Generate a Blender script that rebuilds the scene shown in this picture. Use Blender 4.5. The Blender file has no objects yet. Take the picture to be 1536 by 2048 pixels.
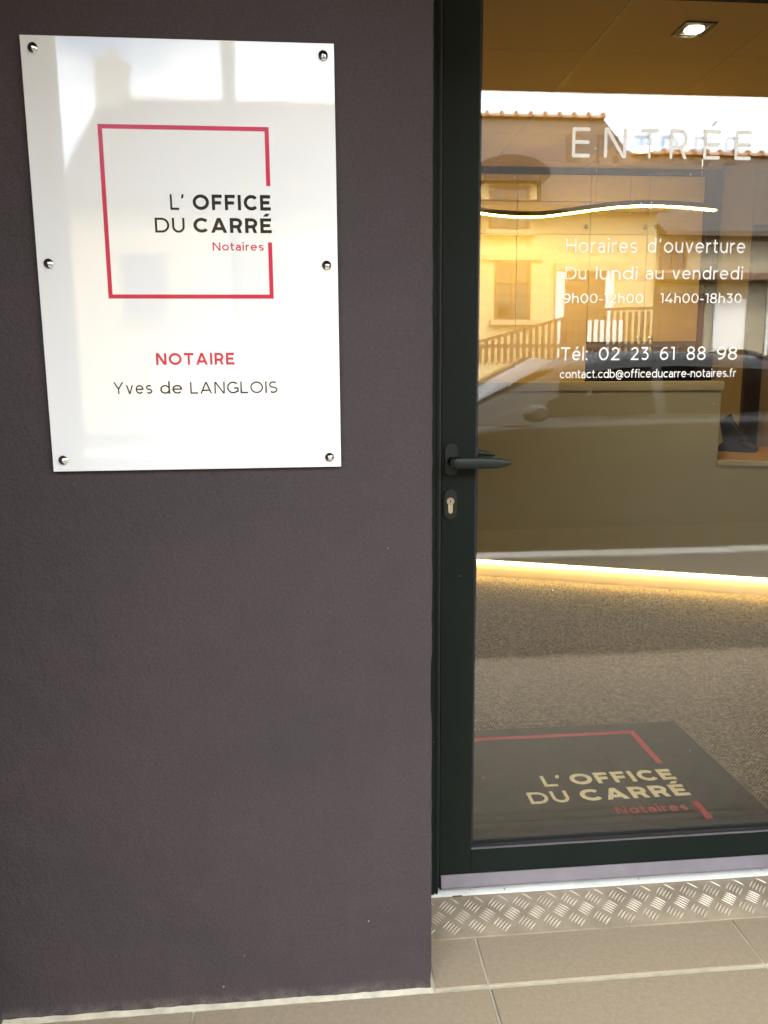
import bpy, bmesh, math, random
from mathutils import Vector, Matrix
random.seed(7)
PI = math.pi
sc = bpy.context.scene
col = sc.collection

# ------------------------------------------------------------------ camera
cam_d = bpy.data.cameras.new('camera')
cam = bpy.data.objects.new('camera', cam_d)
col.objects.link(cam)
right = Vector((0.99590107, -0.09009789, -0.00796429))
up = Vector((0.02300056, 0.16710851, 0.98567019))
fwd = Vector((0.08747591, 0.98181318, -0.16849585))
M = Matrix((right, up, -fwd)).transposed().to_4x4()
M.translation = Vector((0.0, -1.42704, 1.24211))
cam.matrix_world = M
cam_d.sensor_fit = 'HORIZONTAL'
cam_d.sensor_width = 36.0
cam_d.lens = 1582.26 / 1536 * 36.0
cam_d.clip_start = 0.02
cam_d.clip_end = 3000
sc.camera = cam
sc.render.resolution_x, sc.render.resolution_y = 768, 1024

# ------------------------------------------------------------------ world
SUN_EL, SUN_AZ = 46.0, 24.0      # sun stands behind the office, azimuth from +y towards +x
world = bpy.data.worlds.new('World')
sc.world = world
world.use_nodes = True
wn, wl = world.node_tree.nodes, world.node_tree.links
wn.clear()
wo = wn.new('ShaderNodeOutputWorld')
wb = wn.new('ShaderNodeBackground')
sky = wn.new('ShaderNodeTexSky')
sky.sky_type = 'NISHITA'
sky.sun_disc = False
sky.sun_elevation = math.radians(SUN_EL)
sky.sun_rotation = math.radians(SUN_AZ)
sky.dust_density = 1.5
tc = wn.new('ShaderNodeTexCoord')
mp = wn.new('ShaderNodeMapping')
mp.inputs['Scale'].default_value = (1.0, 1.0, 2.6)
n1 = wn.new('ShaderNodeTexNoise')
n1.inputs['Scale'].default_value = 2.3
n1.inputs['Detail'].default_value = 7
n1.inputs['Roughness'].default_value = 0.56
ramp = wn.new('ShaderNodeValToRGB')
ramp.color_ramp.elements[0].position = 0.36
ramp.color_ramp.elements[1].position = 0.58
mix = wn.new('ShaderNodeMix')
mix.data_type = 'RGBA'
cloud_b = wn.new('ShaderNodeRGB')
cloud_b.outputs[0].default_value = (10.5, 10.6, 10.5, 1)
wl.new(tc.outputs['Generated'], mp.inputs['Vector'])
wl.new(mp.outputs[0], n1.inputs['Vector'])
wl.new(n1.outputs['Fac'], ramp.inputs[0])
wl.new(ramp.outputs[0], mix.inputs['Factor'])
wl.new(sky.outputs[0], mix.inputs[6])
n2 = wn.new('ShaderNodeTexNoise')
n2.inputs['Scale'].default_value = 5.0
n2.inputs['Detail'].default_value = 6
wl.new(mp.outputs[0], n2.inputs['Vector'])
cr = wn.new('ShaderNodeMapRange')
cr.inputs['From Min'].default_value = 0.3
cr.inputs['From Max'].default_value = 0.7
cr.inputs['To Min'].default_value = 0.62
cr.inputs['To Max'].default_value = 1.3
wl.new(n2.outputs['Fac'], cr.inputs['Value'])
cs = wn.new('ShaderNodeVectorMath')
cs.operation = 'SCALE'
wl.new(cloud_b.outputs[0], cs.inputs[0])
wl.new(cr.outputs[0], cs.inputs['Scale'])
wl.new(cs.outputs[0], mix.inputs[7])
wl.new(mix.outputs[2], wb.inputs['Color'])
wb.inputs['Strength'].default_value = 0.13
wl.new(wb.outputs[0], wo.inputs['Surface'])

sun_d = bpy.data.lights.new('sun', 'SUN')
sun_d.energy = 0.6
sun_d.angle = math.radians(11)
sun_d.color = (1.0, 0.94, 0.84)
sun = bpy.data.objects.new('sun', sun_d)
col.objects.link(sun)
az, el = math.radians(SUN_AZ), math.radians(SUN_EL)
sdir = Vector((math.sin(az) * math.cos(el), math.cos(az) * math.cos(el), math.sin(el)))
sun.rotation_euler = sdir.to_track_quat('Z', 'Y').to_euler()
sun.location = (6, 12, 14)

# ------------------------------------------------------------------ exposure
sc.render.engine = 'CYCLES'
sc.view_settings.view_transform = 'Standard'
sc.view_settings.look = 'None'
sc.view_settings.exposure = 3.4
sc.view_settings.gamma = 1.0
sc.view_settings.use_curve_mapping = False
cy = sc.cycles
cy.use_denoising = True
cy.max_bounces = 10
cy.diffuse_bounces = 5
cy.glossy_bounces = 5
cy.transparent_max_bounces = 24
cy.transmission_bounces = 8
cy.sample_clamp_indirect = 6.0
cy.caustics_reflective = False
cy.caustics_refractive = False


# ------------------------------------------------------------------ materials
def srgb(r, g, b):
    f = lambda c: c / 12.92 if c <= 0.04045 else ((c + 0.055) / 1.055) ** 2.4
    return (f(r / 255), f(g / 255), f(b / 255))


def principled(name):
    m = bpy.data.materials.new(name)
    m.use_nodes = True
    nt = m.node_tree
    return m, nt.nodes, nt.links, nt.nodes['Principled BSDF']


def mat(name, base, rough=0.5, metal=0.0, var=0.0, vscale=8.0, bump=0.0, bscale=200.0,
        spec=0.5, coat=0.0, speck=0.0, speck_col=(0.8, 0.78, 0.7), speck_scale=120.0, rvar=0.0, bdist=0.002,
        detail=5.0, stretch=None, speck_r=0.16):
    m, n, l, p = principled(name)
    p.inputs['Roughness'].default_value = rough
    p.inputs['Metallic'].default_value = metal
    p.inputs['Specular IOR Level'].default_value = spec
    p.inputs['Coat Weight'].default_value = coat
    p.inputs['Coat Roughness'].default_value = 0.03
    t = n.new('ShaderNodeTexCoord')
    vec = t.outputs['Object']
    if stretch:
        mpn = n.new('ShaderNodeMapping')
        mpn.inputs['Scale'].default_value = stretch
        l.new(vec, mpn.inputs['Vector'])
        vec = mpn.outputs[0]
    colr = None
    rgb = n.new('ShaderNodeRGB')
    rgb.outputs[0].default_value = (*base, 1)
    colr = rgb.outputs[0]
    if var > 0:
        nz = n.new('ShaderNodeTexNoise')
        nz.inputs['Scale'].default_value = vscale
        nz.inputs['Detail'].default_value = detail
        nz.inputs['Roughness'].default_value = 0.6
        l.new(vec, nz.inputs['Vector'])
        mr = n.new('ShaderNodeMapRange')
        mr.inputs['From Min'].default_value = 0.25
        mr.inputs['From Max'].default_value = 0.75
        mr.inputs['To Min'].default_value = 1 - var
        mr.inputs['To Max'].default_value = 1 + var
        l.new(nz.outputs['Fac'], mr.inputs['Value'])
        hs = n.new('ShaderNodeVectorMath')
        hs.operation = 'SCALE'
        l.new(colr, hs.inputs[0])
        l.new(mr.outputs[0], hs.inputs['Scale'])
        colr = hs.outputs[0]
        if rvar > 0:
            rr = n.new('ShaderNodeMapRange')
            rr.inputs['From Min'].default_value = 0.25
            rr.inputs['From Max'].default_value = 0.75
            rr.inputs['To Min'].default_value = rough - rvar
            rr.inputs['To Max'].default_value = rough + rvar
            l.new(nz.outputs['Fac'], rr.inputs['Value'])
            l.new(rr.outputs[0], p.inputs['Roughness'])
    if speck > 0:
        vo = n.new('ShaderNodeTexVoronoi')
        vo.inputs['Scale'].default_value = speck_scale
        l.new(vec, vo.inputs['Vector'])
        lt = n.new('ShaderNodeMath')
        lt.operation = 'LESS_THAN'
        l.new(vo.outputs['Distance'], lt.inputs[0])
        lt.inputs[1].default_value = speck_r
        sp = n.new('ShaderNodeSeparateColor')
        l.new(vo.outputs['Color'], sp.inputs[0])
        g2 = n.new('ShaderNodeMath')
        g2.operation = 'LESS_THAN'
        l.new(sp.outputs[0], g2.inputs[0])
        g2.inputs[1].default_value = speck
        mu = n.new('ShaderNodeMath')
        mu.operation = 'MULTIPLY'
        l.new(lt.outputs[0], mu.inputs[0])
        l.new(g2.outputs[0], mu.inputs[1])
        mx = n.new('ShaderNodeMix')
        mx.data_type = 'RGBA'
        l.new(mu.outputs[0], mx.inputs['Factor'])
        l.new(colr, mx.inputs[6])
        mx.inputs[7].default_value = (*speck_col, 1)
        colr = mx.outputs[2]
    l.new(colr, p.inputs['Base Color'])
    if bump > 0:
        bn = n.new('ShaderNodeTexNoise')
        bn.inputs['Scale'].default_value = bscale
        bn.inputs['Detail'].default_value = 3
        l.new(vec, bn.inputs['Vector'])
        bp = n.new('ShaderNodeBump')
        bp.inputs['Strength'].default_value = bump
        bp.inputs['Distance'].default_value = bdist
        l.new(bn.outputs['Fac'], bp.inputs['Height'])
        l.new(bp.outputs[0], p.inputs['Normal'])
    return m


def emit(name, colour, strength):
    m, n, l, p = principled(name)
    p.inputs['Base Color'].default_value = (*colour, 1)
    p.inputs['Emission Color'].default_value = (*colour, 1)
    p.inputs['Emission Strength'].default_value = strength
    return m


def glass_mat(name, tint=(1, 1, 1), r0=0.045, rough=0.0, wav=0.0):
    """thin pane: mirror reflection by Schlick's law, the rest straight through"""
    m = bpy.data.materials.new(name)
    m.use_nodes = True
    n, l = m.node_tree.nodes, m.node_tree.links
    n.clear()
    o = n.new('ShaderNodeOutputMaterial')
    mx = n.new('ShaderNodeMixShader')
    tr = n.new('ShaderNodeBsdfTransparent')
    tr.inputs[0].default_value = (*tint, 1)
    gl = n.new('ShaderNodeBsdfGlossy')
    gl.inputs['Roughness'].default_value = rough
    lw = n.new('ShaderNodeLayerWeight')
    lw.inputs['Blend'].default_value = 0.5
    pw = n.new('ShaderNodeMath')
    pw.operation = 'POWER'
    pw.inputs[1].default_value = 5.0
    l.new(lw.outputs['Facing'], pw.inputs[0])
    ma = n.new('ShaderNodeMath')
    ma.operation = 'MULTIPLY_ADD'
    ma.inputs[1].default_value = 1 - r0
    ma.inputs[2].default_value = r0
    l.new(pw.outputs[0], ma.inputs[0])
    l.new(ma.outputs[0], mx.inputs[0])
    l.new(tr.outputs[0], mx.inputs[1])
    l.new(gl.outputs[0], mx.inputs[2])
    l.new(mx.outputs[0], o.inputs['Surface'])
    if wav > 0:
        t = n.new('ShaderNodeTexCoord')
        nz = n.new('ShaderNodeTexNoise')
        nz.inputs['Scale'].default_value = 3.0
        nz.inputs['Detail'].default_value = 1
        bp = n.new('ShaderNodeBump')
        bp.inputs['Strength'].default_value = wav
        bp.inputs['Distance'].default_value = 0.01
        l.new(t.outputs['Object'], nz.inputs['Vector'])
        l.new(nz.outputs['Fac'], bp.inputs['Height'])
        l.new(bp.outputs[0], gl.inputs['Normal'])
    return m


def brick_mat(name, c1, c2, mortar, w, h, ms=0.02, rough=0.7, bump=0.5, scale=1.0, offset=0.5):
    m, n, l, p = principled(name)
    p.inputs['Roughness'].default_value = rough
    t = n.new('ShaderNodeTexCoord')
    br = n.new('ShaderNodeTexBrick')
    br.offset = offset
    br.inputs['Scale'].default_value = scale
    br.inputs['Brick Width'].default_value = w
    br.inputs['Row Height'].default_value = h
    br.inputs['Mortar Size'].default_value = ms
    br.inputs['Color1'].default_value = (*c1, 1)
    br.inputs['Color2'].default_value = (*c2, 1)
    br.inputs['Mortar'].default_value = (*mortar, 1)
    l.new(t.outputs['UV'], br.inputs['Vector'])
    l.new(br.outputs['Color'], p.inputs['Base Color'])
    bp = n.new('ShaderNodeBump')
    bp.inputs['Strength'].default_value = bump
    bp.inputs['Distance'].default_value = 0.01
    iv = n.new('ShaderNodeMath')
    iv.operation = 'SUBTRACT'
    iv.inputs[0].default_value = 1.0
    l.new(br.outputs['Fac'], iv.inputs[1])
    l.new(iv.outputs[0], bp.inputs['Height'])
    l.new(bp.outputs[0], p.inputs['Normal'])
    return m


def carpet_mat():
    """patches of thread hatching turned different ways, as in woven contract carpet"""
    m, n, l, p = principled('carpet')
    p.inputs['Roughness'].default_value = 0.95
    p.inputs['Specular IOR Level'].default_value = 0.1
    t = n.new('ShaderNodeTexCoord')
    vo = n.new('ShaderNodeTexVoronoi')
    vo.inputs['Scale'].default_value = 25
    l.new(t.outputs['Object'], vo.inputs['Vector'])
    sep = n.new('ShaderNodeSeparateColor')
    l.new(vo.outputs['Color'], sep.inputs[0])

    def math_(op, a, b=None):
        k = n.new('ShaderNodeMath')
        k.operation = op
        for i, v in enumerate((a, b)):
            if v is None:
                continue
            if isinstance(v, (int, float)):
                k.inputs[i].default_value = v
            else:
                l.new(v, k.inputs[i])
        return k.outputs[0]
    ang = math_('MULTIPLY', math_('FLOOR', math_('MULTIPLY', sep.outputs[0], 4.0)), PI / 4)
    xyz = n.new('ShaderNodeSeparateXYZ')
    l.new(t.outputs['Object'], xyz.inputs[0])
    u = math_('ADD', math_('MULTIPLY', xyz.outputs[0], math_('COSINE', ang)),
              math_('MULTIPLY', xyz.outputs[1], math_('SINE', ang)))
    st = math_('SINE', math_('MULTIPLY', u, 2 * PI / 0.0085))
    nz = n.new('ShaderNodeTexNoise')
    nz.inputs['Scale'].default_value = 120
    nz.inputs['Detail'].default_value = 3
    l.new(t.outputs['Object'], nz.inputs['Vector'])
    br = math_('MULTIPLY', math_('SUBTRACT', nz.outputs['Fac'], 0.5), 5.0)
    s = math_('ADD', math_('MULTIPLY', st, 0.75), br)
    rp = n.new('ShaderNodeValToRGB')
    rp.color_ramp.elements[0].position = 0.15
    rp.color_ramp.elements[0].color = (0.022, 0.016, 0.007, 1)
    rp.color_ramp.elements[1].position = 0.95
    rp.color_ramp.elements[1].color = (0.38, 0.29, 0.165, 1)
    l.new(math_('MULTIPLY_ADD', s, 0.5), rp.inputs[0])
    rp.inputs[0].links[0].from_node.inputs[2].default_value = 0.42
    l.new(rp.outputs[0], p.inputs['Base Color'])
    bp = n.new('ShaderNodeBump')
    bp.inputs['Strength'].default_value = 0.4
    bp.inputs['Distance'].default_value = 0.002
    l.new(s, bp.inputs['Height'])
    l.new(bp.outputs[0], p.inputs['Normal'])
    return m


M = {}
M['render'] = None
M['soffit'] = mat('soffit_paint', (0.030, 0.028, 0.025), 0.8, var=0.05, bump=0.2)
M['alu'] = mat('anthracite_powder_coat', (0.0085, 0.0125, 0.0095), 0.55, var=0.15, vscale=5, spec=0.12, bump=0.12, bscale=900,
               speck=0.05, speck_scale=50, speck_r=0.05, speck_col=(0.25, 0.25, 0.22), bdist=0.0005)
M['alu_handle'] = mat('anthracite_handle', (0.010, 0.014, 0.011), 0.45, spec=0.3, var=0.06, vscale=20)
M['drip'] = mat('drip_profile_paint', (0.15, 0.13, 0.142), 0.5, var=0.16, vscale=14, bump=0.1, bscale=300)
M['gasket'] = mat('rubber_gasket', (0.006, 0.006, 0.006), 0.6, bump=0.1)
M['threshold'] = mat('threshold_aluminium', (0.66, 0.66, 0.60), 0.5, var=0.12, vscale=16, bump=0.1, bscale=120, speck=0.10,
                     speck_scale=60, speck_col=(0.3, 0.27, 0.2))
M['plate'] = mat('worn_aluminium_plate', (0.33, 0.27, 0.19), 0.5, metal=0.15, var=0.3, vscale=11, bump=0.25, bscale=350,
                 rvar=0.12)
M['tread'] = mat('worn_aluminium_ridges', (0.56, 0.48, 0.37), 0.42, metal=0.2, var=0.22, vscale=30)
M['tile'] = mat('stoneware_tile', (0.310, 0.245, 0.165), 0.6, var=0.14, vscale=95, bump=0.35, bscale=160, speck=0.25,
                speck_scale=170, speck_col=(0.46, 0.39, 0.30), rvar=0.1, detail=8)
M['grout'] = mat('grout', (0.50, 0.45, 0.33), 0.85, var=0.28, vscale=24, bump=0.3)
M['signwhite'] = None
M['red'] = mat('red_vinyl', srgb(190, 4, 64), 0.2, spec=0.35, bump=0.01, bscale=120)
M['black'] = mat('black_vinyl', (0.009, 0.0075, 0.006), 0.12, spec=0.3, bump=0.01, bscale=120)
M['whitevinyl'] = mat('white_vinyl', (0.93, 0.93, 0.91), 0.45, var=0.02)
M['chrome'] = mat('chrome', (0.82, 0.80, 0.78), 0.10, metal=1.0)
M['brass'] = mat('nickel_brass', (0.66, 0.57, 0.45), 0.30, metal=1.0, var=0.1, vscale=90)
M['glass'] = glass_mat('window_glass', (0.985, 0.99, 0.985), 0.055, wav=0.004)
M['mat'] = mat('mat_pile', (0.036, 0.028, 0.011), 0.95, var=0.4, vscale=22, speck=0.10, speck_scale=90, speck_r=0.10, speck_col=(0.22, 0.19, 0.12), bump=0.8, bscale=420, spec=0.1, bdist=0.003)
M['matrim'] = mat('mat_rubber_rim', (0.08, 0.07, 0.05), 0.6, var=0.1)
M['matcream'] = mat('mat_cream_pile', (0.88, 0.72, 0.40), 0.95, var=0.22, vscale=150, bump=0.8, bscale=420, spec=0.1)
M['matred'] = mat('mat_red_pile', (0.50, 0.05, 0.05), 0.95, var=0.22, vscale=150, bump=0.8, bscale=420, spec=0.1)
M['carpet'] = carpet_mat()
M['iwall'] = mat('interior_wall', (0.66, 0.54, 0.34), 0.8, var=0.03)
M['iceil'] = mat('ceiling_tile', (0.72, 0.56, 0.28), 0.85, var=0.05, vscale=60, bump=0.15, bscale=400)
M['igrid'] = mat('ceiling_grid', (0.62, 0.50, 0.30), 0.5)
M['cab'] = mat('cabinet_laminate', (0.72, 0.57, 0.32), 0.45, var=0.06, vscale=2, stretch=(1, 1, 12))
M['darkwood'] = mat('dark_wood', (0.040, 0.022, 0.010), 0.45, var=0.3, vscale=6, stretch=(8, 8, 0.6))
M['niche'] = mat('black_laminate', (0.006, 0.006, 0.005), 0.35)
M['desk'] = mat('desk_laminate', (0.36, 0.315, 0.205), 0.55, var=0.03, vscale=6, bump=0.05, bscale=600)
M['desktop'] = mat('desk_top_laminate', (0.42, 0.35, 0.22), 0.45, var=0.03)
M['woodtop'] = mat('desk_wood', (0.46, 0.24, 0.07), 0.35, var=0.18, vscale=6, stretch=(1, 9, 1))
M['plinth'] = mat('plinth_cream', (0.74, 0.64, 0.44), 0.5)
M['blackplastic'] = mat('black_plastic', (0.010, 0.010, 0.011), 0.4, var=0.1)
M['bronze'] = mat('bronze_profile', (0.10, 0.065, 0.030), 0.45, metal=0.3)
M['paper'] = mat('paper', (0.75, 0.72, 0.64), 0.8, var=0.03)
M['led'] = emit('led_strip', (1.0, 0.64, 0.09), 8.5)
M['ledp'] = emit('plinth_led', (1.0, 0.76, 0.32), 8.0)
M['spotlamp'] = emit('spot_lamp', (1.0, 0.85, 0.6), 4.0)
M['panel_lamp'] = emit('round_lamp', (1.0, 0.85, 0.6), 2.0)
M['asphalt'] = mat('asphalt', (0.055, 0.054, 0.052), 0.85, var=0.25, vscale=3, bump=0.6, bscale=90, speck=0.5, speck_scale=60,
                   speck_col=(0.11, 0.105, 0.10))
M['pave'] = mat('pavement', (0.060, 0.056, 0.050), 0.85, var=0.2, vscale=5, bump=0.5, bscale=90)
M['kerb'] = mat('granite_kerb', (0.50, 0.48, 0.44), 0.8, var=0.2, vscale=20, bump=0.4, bscale=80)
M['earth'] = mat('ground_earth', (0.10, 0.105, 0.06), 0.9, var=0.3, vscale=0.6)
M['cream'] = mat('house_render', (0.58, 0.46, 0.24), 0.9, var=0.10, vscale=1.2, bump=0.08, bscale=30)
M['cream2'] = mat('house_render_pale', (0.40, 0.34, 0.23), 0.9, var=0.08, vscale=1.0, bump=0.08, bscale=30)
M['trim'] = mat('stone_trim', (0.48, 0.36, 0.20), 0.8, var=0.15, vscale=6, bump=0.3, bscale=40)
M['white'] = mat('white_paint', (0.78, 0.77, 0.74), 0.5, var=0.04)
M['shutter'] = mat('brown_joinery', (0.16, 0.085, 0.04), 0.6, var=0.15)
M['slate'] = brick_mat('slate', (0.040, 0.032, 0.022), (0.062, 0.047, 0.032), (0.018, 0.015, 0.011), 0.32, 0.16, 0.012, 0.6, 0.7)
M['ridge'] = mat('terracotta_ridge', (0.42, 0.24, 0.15), 0.8, var=0.2, vscale=8)
M['zinc'] = mat('zinc', (0.20, 0.19, 0.18), 0.5, metal=0.4, var=0.1)
M['gutter'] = mat('brown_gutter', (0.09, 0.06, 0.035), 0.6, var=0.1)
M['darkglass'] = mat('dark_window', (0.02, 0.022, 0.024), 0.05, spec=0.6)
M['carpaint'] = mat('car_paint', (0.010, 0.009, 0.008), 0.42, spec=0.35, coat=0.2)
M['carglass'] = mat('car_glass', (0.010, 0.012, 0.012), 0.02, spec=0.8)
M['screenglass'] = mat('windscreen_glass', (0.03, 0.035, 0.035), 0.03, spec=1.0, coat=1.0)
M['screenglass'].node_tree.nodes['Principled BSDF'].inputs['IOR'].default_value = 1.9
M['tyre'] = mat('tyre_rubber', (0.02, 0.02, 0.02), 0.8)
M['rim'] = mat('alloy_rim', (0.5, 0.5, 0.5), 0.3, metal=1.0)
M['lampglass'] = mat('lamp_glass', (0.6, 0.6, 0.6), 0.1, spec=0.8)
M['redlamp'] = mat('tail_lamp', (0.4, 0.01, 0.01), 0.15)
M['brick'] = brick_mat('chimney_brick', (0.32, 0.15, 0.09), (0.25, 0.11, 0.07), (0.4, 0.36, 0.3), 0.22, 0.075, 0.01, 0.8, 0.4)


def sign_white():
    m, n, l, p = principled('sign_white_gloss')
    p.inputs['Base Color'].default_value = (0.77, 0.78, 0.785, 1)
    p.inputs['Roughness'].default_value = 0.0
    p.inputs['IOR'].default_value = 1.55
    t = n.new('ShaderNodeTexCoord')
    nz = n.new('ShaderNodeTexNoise')
    nz.inputs['Scale'].default_value = 230
    nz.inputs['Detail'].default_value = 1.0
    l.new(t.outputs['Object'], nz.inputs['Vector'])
    bp = n.new('ShaderNodeBump')
    bp.inputs['Strength'].default_value = 0.03
    bp.inputs['Distance'].default_value = 0.0006
    l.new(nz.outputs['Fac'], bp.inputs['Height'])
    l.new(bp.outputs[0], p.inputs['Normal'])
    return m


M['signwhite'] = sign_white()


def wall_paint():
    """charcoal masonry paint on fine render: grain, trowel waves, patchy sheen, splash dust near the ground, small chips"""
    m, n, l, p = principled('wall_paint')
    geo = n.new('ShaderNodeNewGeometry')
    pos = geo.outputs['Position']

    def noise(scale, detail=4, rough=0.6, vec=None):
        k = n.new('ShaderNodeTexNoise')
        k.inputs['Scale'].default_value = scale
        k.inputs['Detail'].default_value = detail
        k.inputs['Roughness'].default_value = rough
        l.new(vec or pos, k.inputs['Vector'])
        return k.outputs['Fac']

    def mth(op, a, b=None, c=None):
        k = n.new('ShaderNodeMath')
        k.operation = op
        for i, v in enumerate((a, b, c)):
            if v is None:
                continue
            if isinstance(v, (int, float)):
                k.inputs[i].default_value = v
            else:
                l.new(v, k.inputs[i])
        return k.outputs[0]

    def ramp(v, a, b, c, d):
        k = n.new('ShaderNodeMapRange')
        k.inputs['From Min'].default_value = a
        k.inputs['From Max'].default_value = b
        k.inputs['To Min'].default_value = c
        k.inputs['To Max'].default_value = d
        l.new(v, k.inputs['Value'])
        return k.outputs[0]

    def mix_(f, a, b):
        k = n.new('ShaderNodeMix')
        k.data_type = 'RGBA'
        l.new(f, k.inputs['Factor'])
        for i, v in ((6, a), (7, b)):
            if isinstance(v, tuple):
                k.inputs[i].default_value = (*v, 1)
            else:
                l.new(v, k.inputs[i])
        return k.outputs[2]
    big = noise(2.6, 6, 0.62)
    mid = noise(19, 5, 0.7)
    fine = noise(210, 3, 0.65)
    c = mix_(ramp(big, .25, .80, 0, 1), (0.038, 0.031, 0.030), (0.054, 0.040, 0.045))
    sc_ = n.new('ShaderNodeVectorMath')
    sc_.operation = 'SCALE'
    l.new(c, sc_.inputs[0])
    l.new(mth('MULTIPLY', ramp(mid, .25, .75, .88, 1.12), ramp(fine, .25, .75, .76, 1.24)), sc_.inputs['Scale'])
    xyz = n.new('ShaderNodeSeparateXYZ')
    l.new(pos, xyz.inputs[0])
    dust = mth('MULTIPLY', ramp(xyz.outputs[2], 0.0, 0.030, 1, 0), ramp(noise(30, 7, .75), .40, .75, 0, .55))
    c2 = mix_(mth('MAXIMUM', dust, 0.0), sc_.outputs[0], (0.26, 0.23, 0.19))
    vo = n.new('ShaderNodeTexVoronoi')
    vo.inputs['Scale'].default_value = 24
    l.new(pos, vo.inputs['Vector'])
    sep = n.new('ShaderNodeSeparateColor')
    l.new(vo.outputs['Color'], sep.inputs[0])
    chip = mth('MULTIPLY', mth('LESS_THAN', vo.outputs['Distance'], mth('MULTIPLY', sep.outputs[1], .045)), mth('LESS_THAN', sep.outputs[0], .22))
    c3 = mix_(chip, c2, (0.32, 0.30, 0.27))
    l.new(c3, p.inputs['Base Color'])
    p.inputs['Specular IOR Level'].default_value = 0.28
    l.new(ramp(mid, .25, .75, .60, .80), p.inputs['Roughness'])
    h = mth('ADD', mth('ADD', mth('MULTIPLY', fine, .55), mth('MULTIPLY', noise(120, 2), .5)), mth('MULTIPLY', noise(14, 3), 2.2))
    bp = n.new('ShaderNodeBump')
    bp.inputs['Strength'].default_value = 1.0
    bp.inputs['Distance'].default_value = 0.0022
    l.new(h, bp.inputs['Height'])
    l.new(bp.outputs[0], p.inputs['Normal'])
    return m


M['render'] = wall_paint()


# ------------------------------------------------------------------ helpers
def link(o, parent=None):
    col.objects.link(o)
    if parent is not None:
        o.parent = parent
    return o


def empty(name, loc=(0, 0, 0), rz=0.0):
    o = bpy.data.objects.new(name, None)
    o.empty_display_size = 0.1
    o.location = loc
    o.rotation_euler = (0, 0, rz)
    return link(o)


def tag(o, label=None, cat=None, group=None, kind=None):
    if label:
        o['label'] = label
    if cat:
        o['category'] = cat
    if group:
        o['group'] = group
    if kind:
        o['kind'] = kind
    return o


def obj(name, bm, m, parent=None, smooth=False, recalc=True):
    if recalc:
        bmesh.ops.recalc_face_normals(bm, faces=bm.faces[:])
    me = bpy.data.meshes.new(name)
    bm.to_mesh(me)
    bm.free()
    for mm in (m if isinstance(m, (list, tuple)) else [m]):
        me.materials.append(mm)
    if smooth:
        for f in me.polygons:
            f.use_smooth = True
        me.set_sharp_from_angle(angle=math.radians(40))
        if smooth == 'bevel':       # broad faces stay flat, only the rounded edges are smooth
            big = 0.2 * max(f.area for f in me.polygons)
            for f in me.polygons:
                f.use_smooth = f.area < big
    return link(bpy.data.objects.new(name, me), parent)


def add_box(bm, x0, x1, y0, y1, z0, z1, bev=0.0, seg=2):
    r = bmesh.ops.create_cube(bm, size=1.0)
    vs = r['verts']
    for v in vs:
        v.co = Vector((x0 + (v.co.x + .5) * (x1 - x0), y0 + (v.co.y + .5) * (y1 - y0), z0 + (v.co.z + .5) * (z1 - z0)))
    if bev > 0:
        es = list({e for v in vs for e in v.link_edges})
        bmesh.ops.bevel(bm, geom=es, offset=bev, segments=seg, affect='EDGES', profile=0.6)


def box(name, x0, x1, y0, y1, z0, z1, m, parent=None, bev=0.0, seg=2):
    bm = bmesh.new()
    add_box(bm, x0, x1, y0, y1, z0, z1, bev, seg)
    return obj(name, bm, m, parent, smooth='bevel' if bev > 0 else False)


def add_prism(bm, pts, axis, a0, a1):
    """pts: 2D outline; axis: extrusion axis 0/1/2"""
    def mk(p, a):
        if axis == 0:
            return Vector((a, p[0], p[1]))
        if axis == 1:
            return Vector((p[0], a, p[1]))
        return Vector((p[0], p[1], a))
    A = [bm.verts.new(mk(p, a0)) for p in pts]
    B = [bm.verts.new(mk(p, a1)) for p in pts]
    bm.faces.new(A)
    bm.faces.new(list(reversed(B)))
    k = len(pts)
    for i in range(k):
        bm.faces.new((A[i], B[i], B[(i + 1) % k], A[(i + 1) % k]))


def prism(name, pts, axis, a0, a1, m, parent=None, bev=0.0, smooth=False):
    bm = bmesh.new()
    add_prism(bm, pts, axis, a0, a1)
    if bev > 0:
        bmesh.ops.recalc_face_normals(bm, faces=bm.faces[:])
        bmesh.ops.bevel(bm, geom=[e for e in bm.edges if e.calc_face_angle(0) > 0.6], offset=bev, segments=2, affect='EDGES')
        smooth = 'bevel'
    return obj(name, bm, m, parent, smooth=smooth)


def add_lathe(bm, profile, origin, axis='y', n=24, sgn=1):
    """profile [(r, d)], d measured along the axis from origin"""
    rings = []
    o = Vector(origin)
    for r, d in profile:
        ring = []
        for i in range(n):
            a = 2 * PI * i / n
            if axis == 'y':
                ring.append(bm.verts.new(o + Vector((r * math.cos(a), sgn * d, r * math.sin(a)))))
            elif axis == 'z':
                ring.append(bm.verts.new(o + Vector((r * math.cos(a), r * math.sin(a), sgn * d))))
            else:
                ring.append(bm.verts.new(o + Vector((sgn * d, r * math.cos(a), r * math.sin(a)))))
        rings.append(ring)
    for a, b in zip(rings, rings[1:]):
        for i in range(n):
            bm.faces.new((a[i], a[(i + 1) % n], b[(i + 1) % n], b[i]))
    bm.faces.new(rings[0])
    bm.faces.new(list(reversed(rings[-1])))


def lathe(name, profile, origin, m, parent=None, axis='y', n=24, sgn=1):
    bm = bmesh.new()
    add_lathe(bm, profile, origin, axis, n, sgn)
    return obj(name, bm, m, parent, smooth=True)


def stadium(cx, cz, w, h, n=10):
    r = w / 2
    pts = []
    for i in range(n + 1):
        a = PI * i / n
        pts.append((cx + r * math.cos(a), cz + h / 2 - r + r * math.sin(a)))
    for i in range(n + 1):
        a = PI + PI * i / n
        pts.append((cx + r * math.cos(a), cz - h / 2 + r + r * math.sin(a)))
    return pts


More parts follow.
